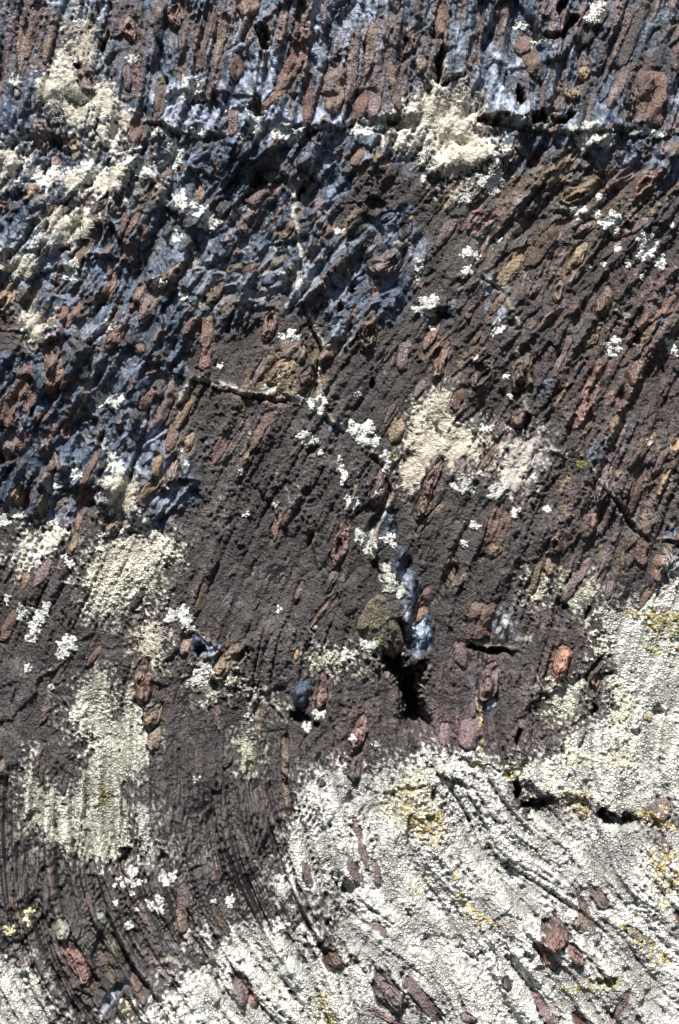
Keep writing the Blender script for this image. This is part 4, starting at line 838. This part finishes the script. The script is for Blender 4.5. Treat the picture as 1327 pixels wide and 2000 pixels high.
# ------------------------------------------------------------------ hair-like lichen tufts
def hair(cx, cy, rx, ry, n_, ln, label, k, tone=(.80, .76, .66), lean=None):
    r_ = np.random.RandomState(2000+k); a = r_.uniform(0, 6.283, n_); q = np.sqrt(r_.rand(n_)); x = cx + rx*q*np.cos(a); y = cy + ry*q*np.sin(a)
    hd = r_.uniform(0, 6.283, n_) if lean is None else lean + r_.randn(n_)*.7
    n_ = int(n_); K = 5; V = []; segs = np.zeros((n_, K, 3), f32); L = ln*r_.uniform(.45, 1.2, n_)
    px, py = x.copy(), y.copy()
    for j in range(K):
        hz = samp(HALL, px.astype(f32), py.astype(f32)) + .5 + 4.5*math.sin(math.pi*j/(K-1)*.8)*r_.uniform(.4, 1.2, n_)
        segs[:, j, 0] = px; segs[:, j, 1] = py; segs[:, j, 2] = hz
        hd = hd + r_.randn(n_)*.45; px = px + np.cos(hd)*L/K; py = py + np.sin(hd)*L/K
    t = np.zeros((n_, K, 2), f32); dxy = np.gradient(segs[:, :, :2], axis=1); nrm = np.stack([-dxy[..., 1], dxy[..., 0]], -1); nrm /= np.linalg.norm(nrm, axis=-1, keepdims=True)+1e-6
    rad = np.linspace(.5, .25, K)[None, :, None]
    A = segs.copy(); A[..., :2] += nrm*rad; A[..., 2] -= .3; B = segs.copy(); B[..., :2] -= nrm*rad; B[..., 2] -= .3; T = segs.copy(); T[..., 2] += rad[..., 0]
    P = np.stack([A, T, B], 2).reshape(-1, 3)
    F = []
    for j in range(K-1):
        for s_ in range(3):
            s2 = (s_+1) % 3; F.append((j*3+s_, j*3+s2, j*3+3+s2, j*3+3+s_))
    F = (np.array(F, np.int32)[None] + (np.arange(n_)*K*3)[:, None, None]).reshape(-1, 4)
    c = np.repeat(np.array(tone)[None]*r_.uniform(.75, 1.15, (n_, 1)), K*3, axis=0)
    V3 = world_pts(P[:, 0], P[:, 1], P[:, 2]); o = mesh_obj('lichen_tuft', V3, F, M_HAIR, {'lichen_color': np.clip(c, 0, .9)}, None, V3.mean(0)); tag(o, label, 'lichen', 'hair-like lichen tufts')
hair(172, 75, 16, 55, 130, 24, 'hair-like cream lichen strands at the top of the tall cream film', 1)
hair(140, 190, 60, 55, 120, 22, 'hair-like cream lichen strands round the grey wedged stone', 2)
hair(880, 195, 80, 40, 200, 24, 'hair-like cream lichen strands above the long crack in the big cream patch', 3)
hair(880, 300, 70, 35, 120, 22, 'hair-like cream lichen strands below the long crack in the big cream patch', 4)
hair(125, 445, 45, 38, 190, 28, 'tangled cream lichen strands on the felted patch above the red ribs', 5)
hair(40, 522, 38, 14, 160, 28, 'fine cream lichen strands trailing to the left edge', 6)
hair(72, 638, 14, 24, 120, 22, 'small spray of cream lichen strands on blue stone at left', 7)
hair(235, 965, 26, 40, 200, 22, 'cream lichen strands on the narrow patch below the crescent', 8)
hair(855, 790, 24, 26, 150, 22, 'cream lichen strands at the top of the star-shaped patch', 9)
hair(300, 1250, 22, 34, 120, 20, 'pale lichen strands on the patch above the red left nodule', 10)
hair(1310, 1100, 18, 20, 70, 22, 'whitish lichen strands on blue stone at the right edge', 11, (.7,.72,.72))

# ------------------------------------------------------------------ wedged stones
def stone(pts, rise, colr, label, k, grain=1.0, slope=.1):
    P = np.array(pts, f32); x0, y0 = P.min(0)-3; x1, y1 = P.max(0)+3
    st = 1.7; X, Y = np.meshgrid(np.arange(x0, x1, st, dtype=f32), np.arange(y0, y1, st, dtype=f32)); d = np.full(X.shape, 1e9, f32); ins = np.zeros(X.shape, bool)
    for q in range(len(P)):
        ax, ay = P[q]; bx, by = P[(q+1) % len(P)]; ex, ey = bx-ax, by-ay; t = np.clip(((X-ax)*ex+(Y-ay)*ey)/(ex*ex+ey*ey+1e-6), 0, 1)
        d = np.minimum(d, (X-ax-t*ex)**2+(Y-ay-t*ey)**2); ins ^= ((ay > Y) != (by > Y)) & (X < ex*(Y-ay)/(ey if abs(ey) > 1e-6 else 1e-6)+ax)
    d = np.where(ins, np.sqrt(d), -np.sqrt(d)) + 1.5*fbm(X, Y, 14, 3, 261)
    cxm, cym = P.mean(0)
    z = float(np.median(samp(HALL, X[ins], Y[ins]))) + rise*(sstep(-1, 7, d)**.6) - 8*sstep(1, -4, d) - slope*np.clip(Y-cym, 0, None) - .12*slope*np.clip(X-cxm, 0, None) + (5+.5*rise)*(lambda q: (q[2]-.5)*.6 + q[3]*((q[2]*7) % 1-.5) + q[4]*((q[2]*13) % 1-.5))(worley(X+6*fbm(X, Y, 20, 3, 263), Y, 24, 265)) + 1.8*fbm(X, Y, 30, 3, 271)*2 + 1.2*fbm(X, Y, 7, 2, 281)
    c = np.array(colr)*(1+.35*fbm(X, Y, 12, 4, 291))[..., None]
    on = d > -3; keep = on[:-1, :-1] & on[1:, :-1] & on[1:, 1:] & on[:-1, 1:]
    V3, F, at = compact(world_pts(X, Y, z), grid_faces(*X.shape, keep), {'rock_color': np.clip(c, .01, .9).reshape(-1, 3), 'grain': np.full(X.size, grain)})
    o = mesh_obj('stone', V3, F, M_ROCK, at, None, V3.mean(0)); tag(o, label, 'stone', 'wedged stones')
stone([(121,172),(134,168),(160,178),(178,192),(176,200),(160,212),(148,205),(128,192),(120,184)], 10, (.13,.13,.11), 'grey speckled angular stone lodged in the cream film at upper left', 0)
stone([(696,1250),(704,1206),(718,1176),(738,1160),(764,1172),(778,1215),(790,1262),(770,1290),(735,1268),(712,1262)], 8, (.115,.095,.065), 'olive wedge-shaped stone above the deep black cleft', 1, .9, .55)
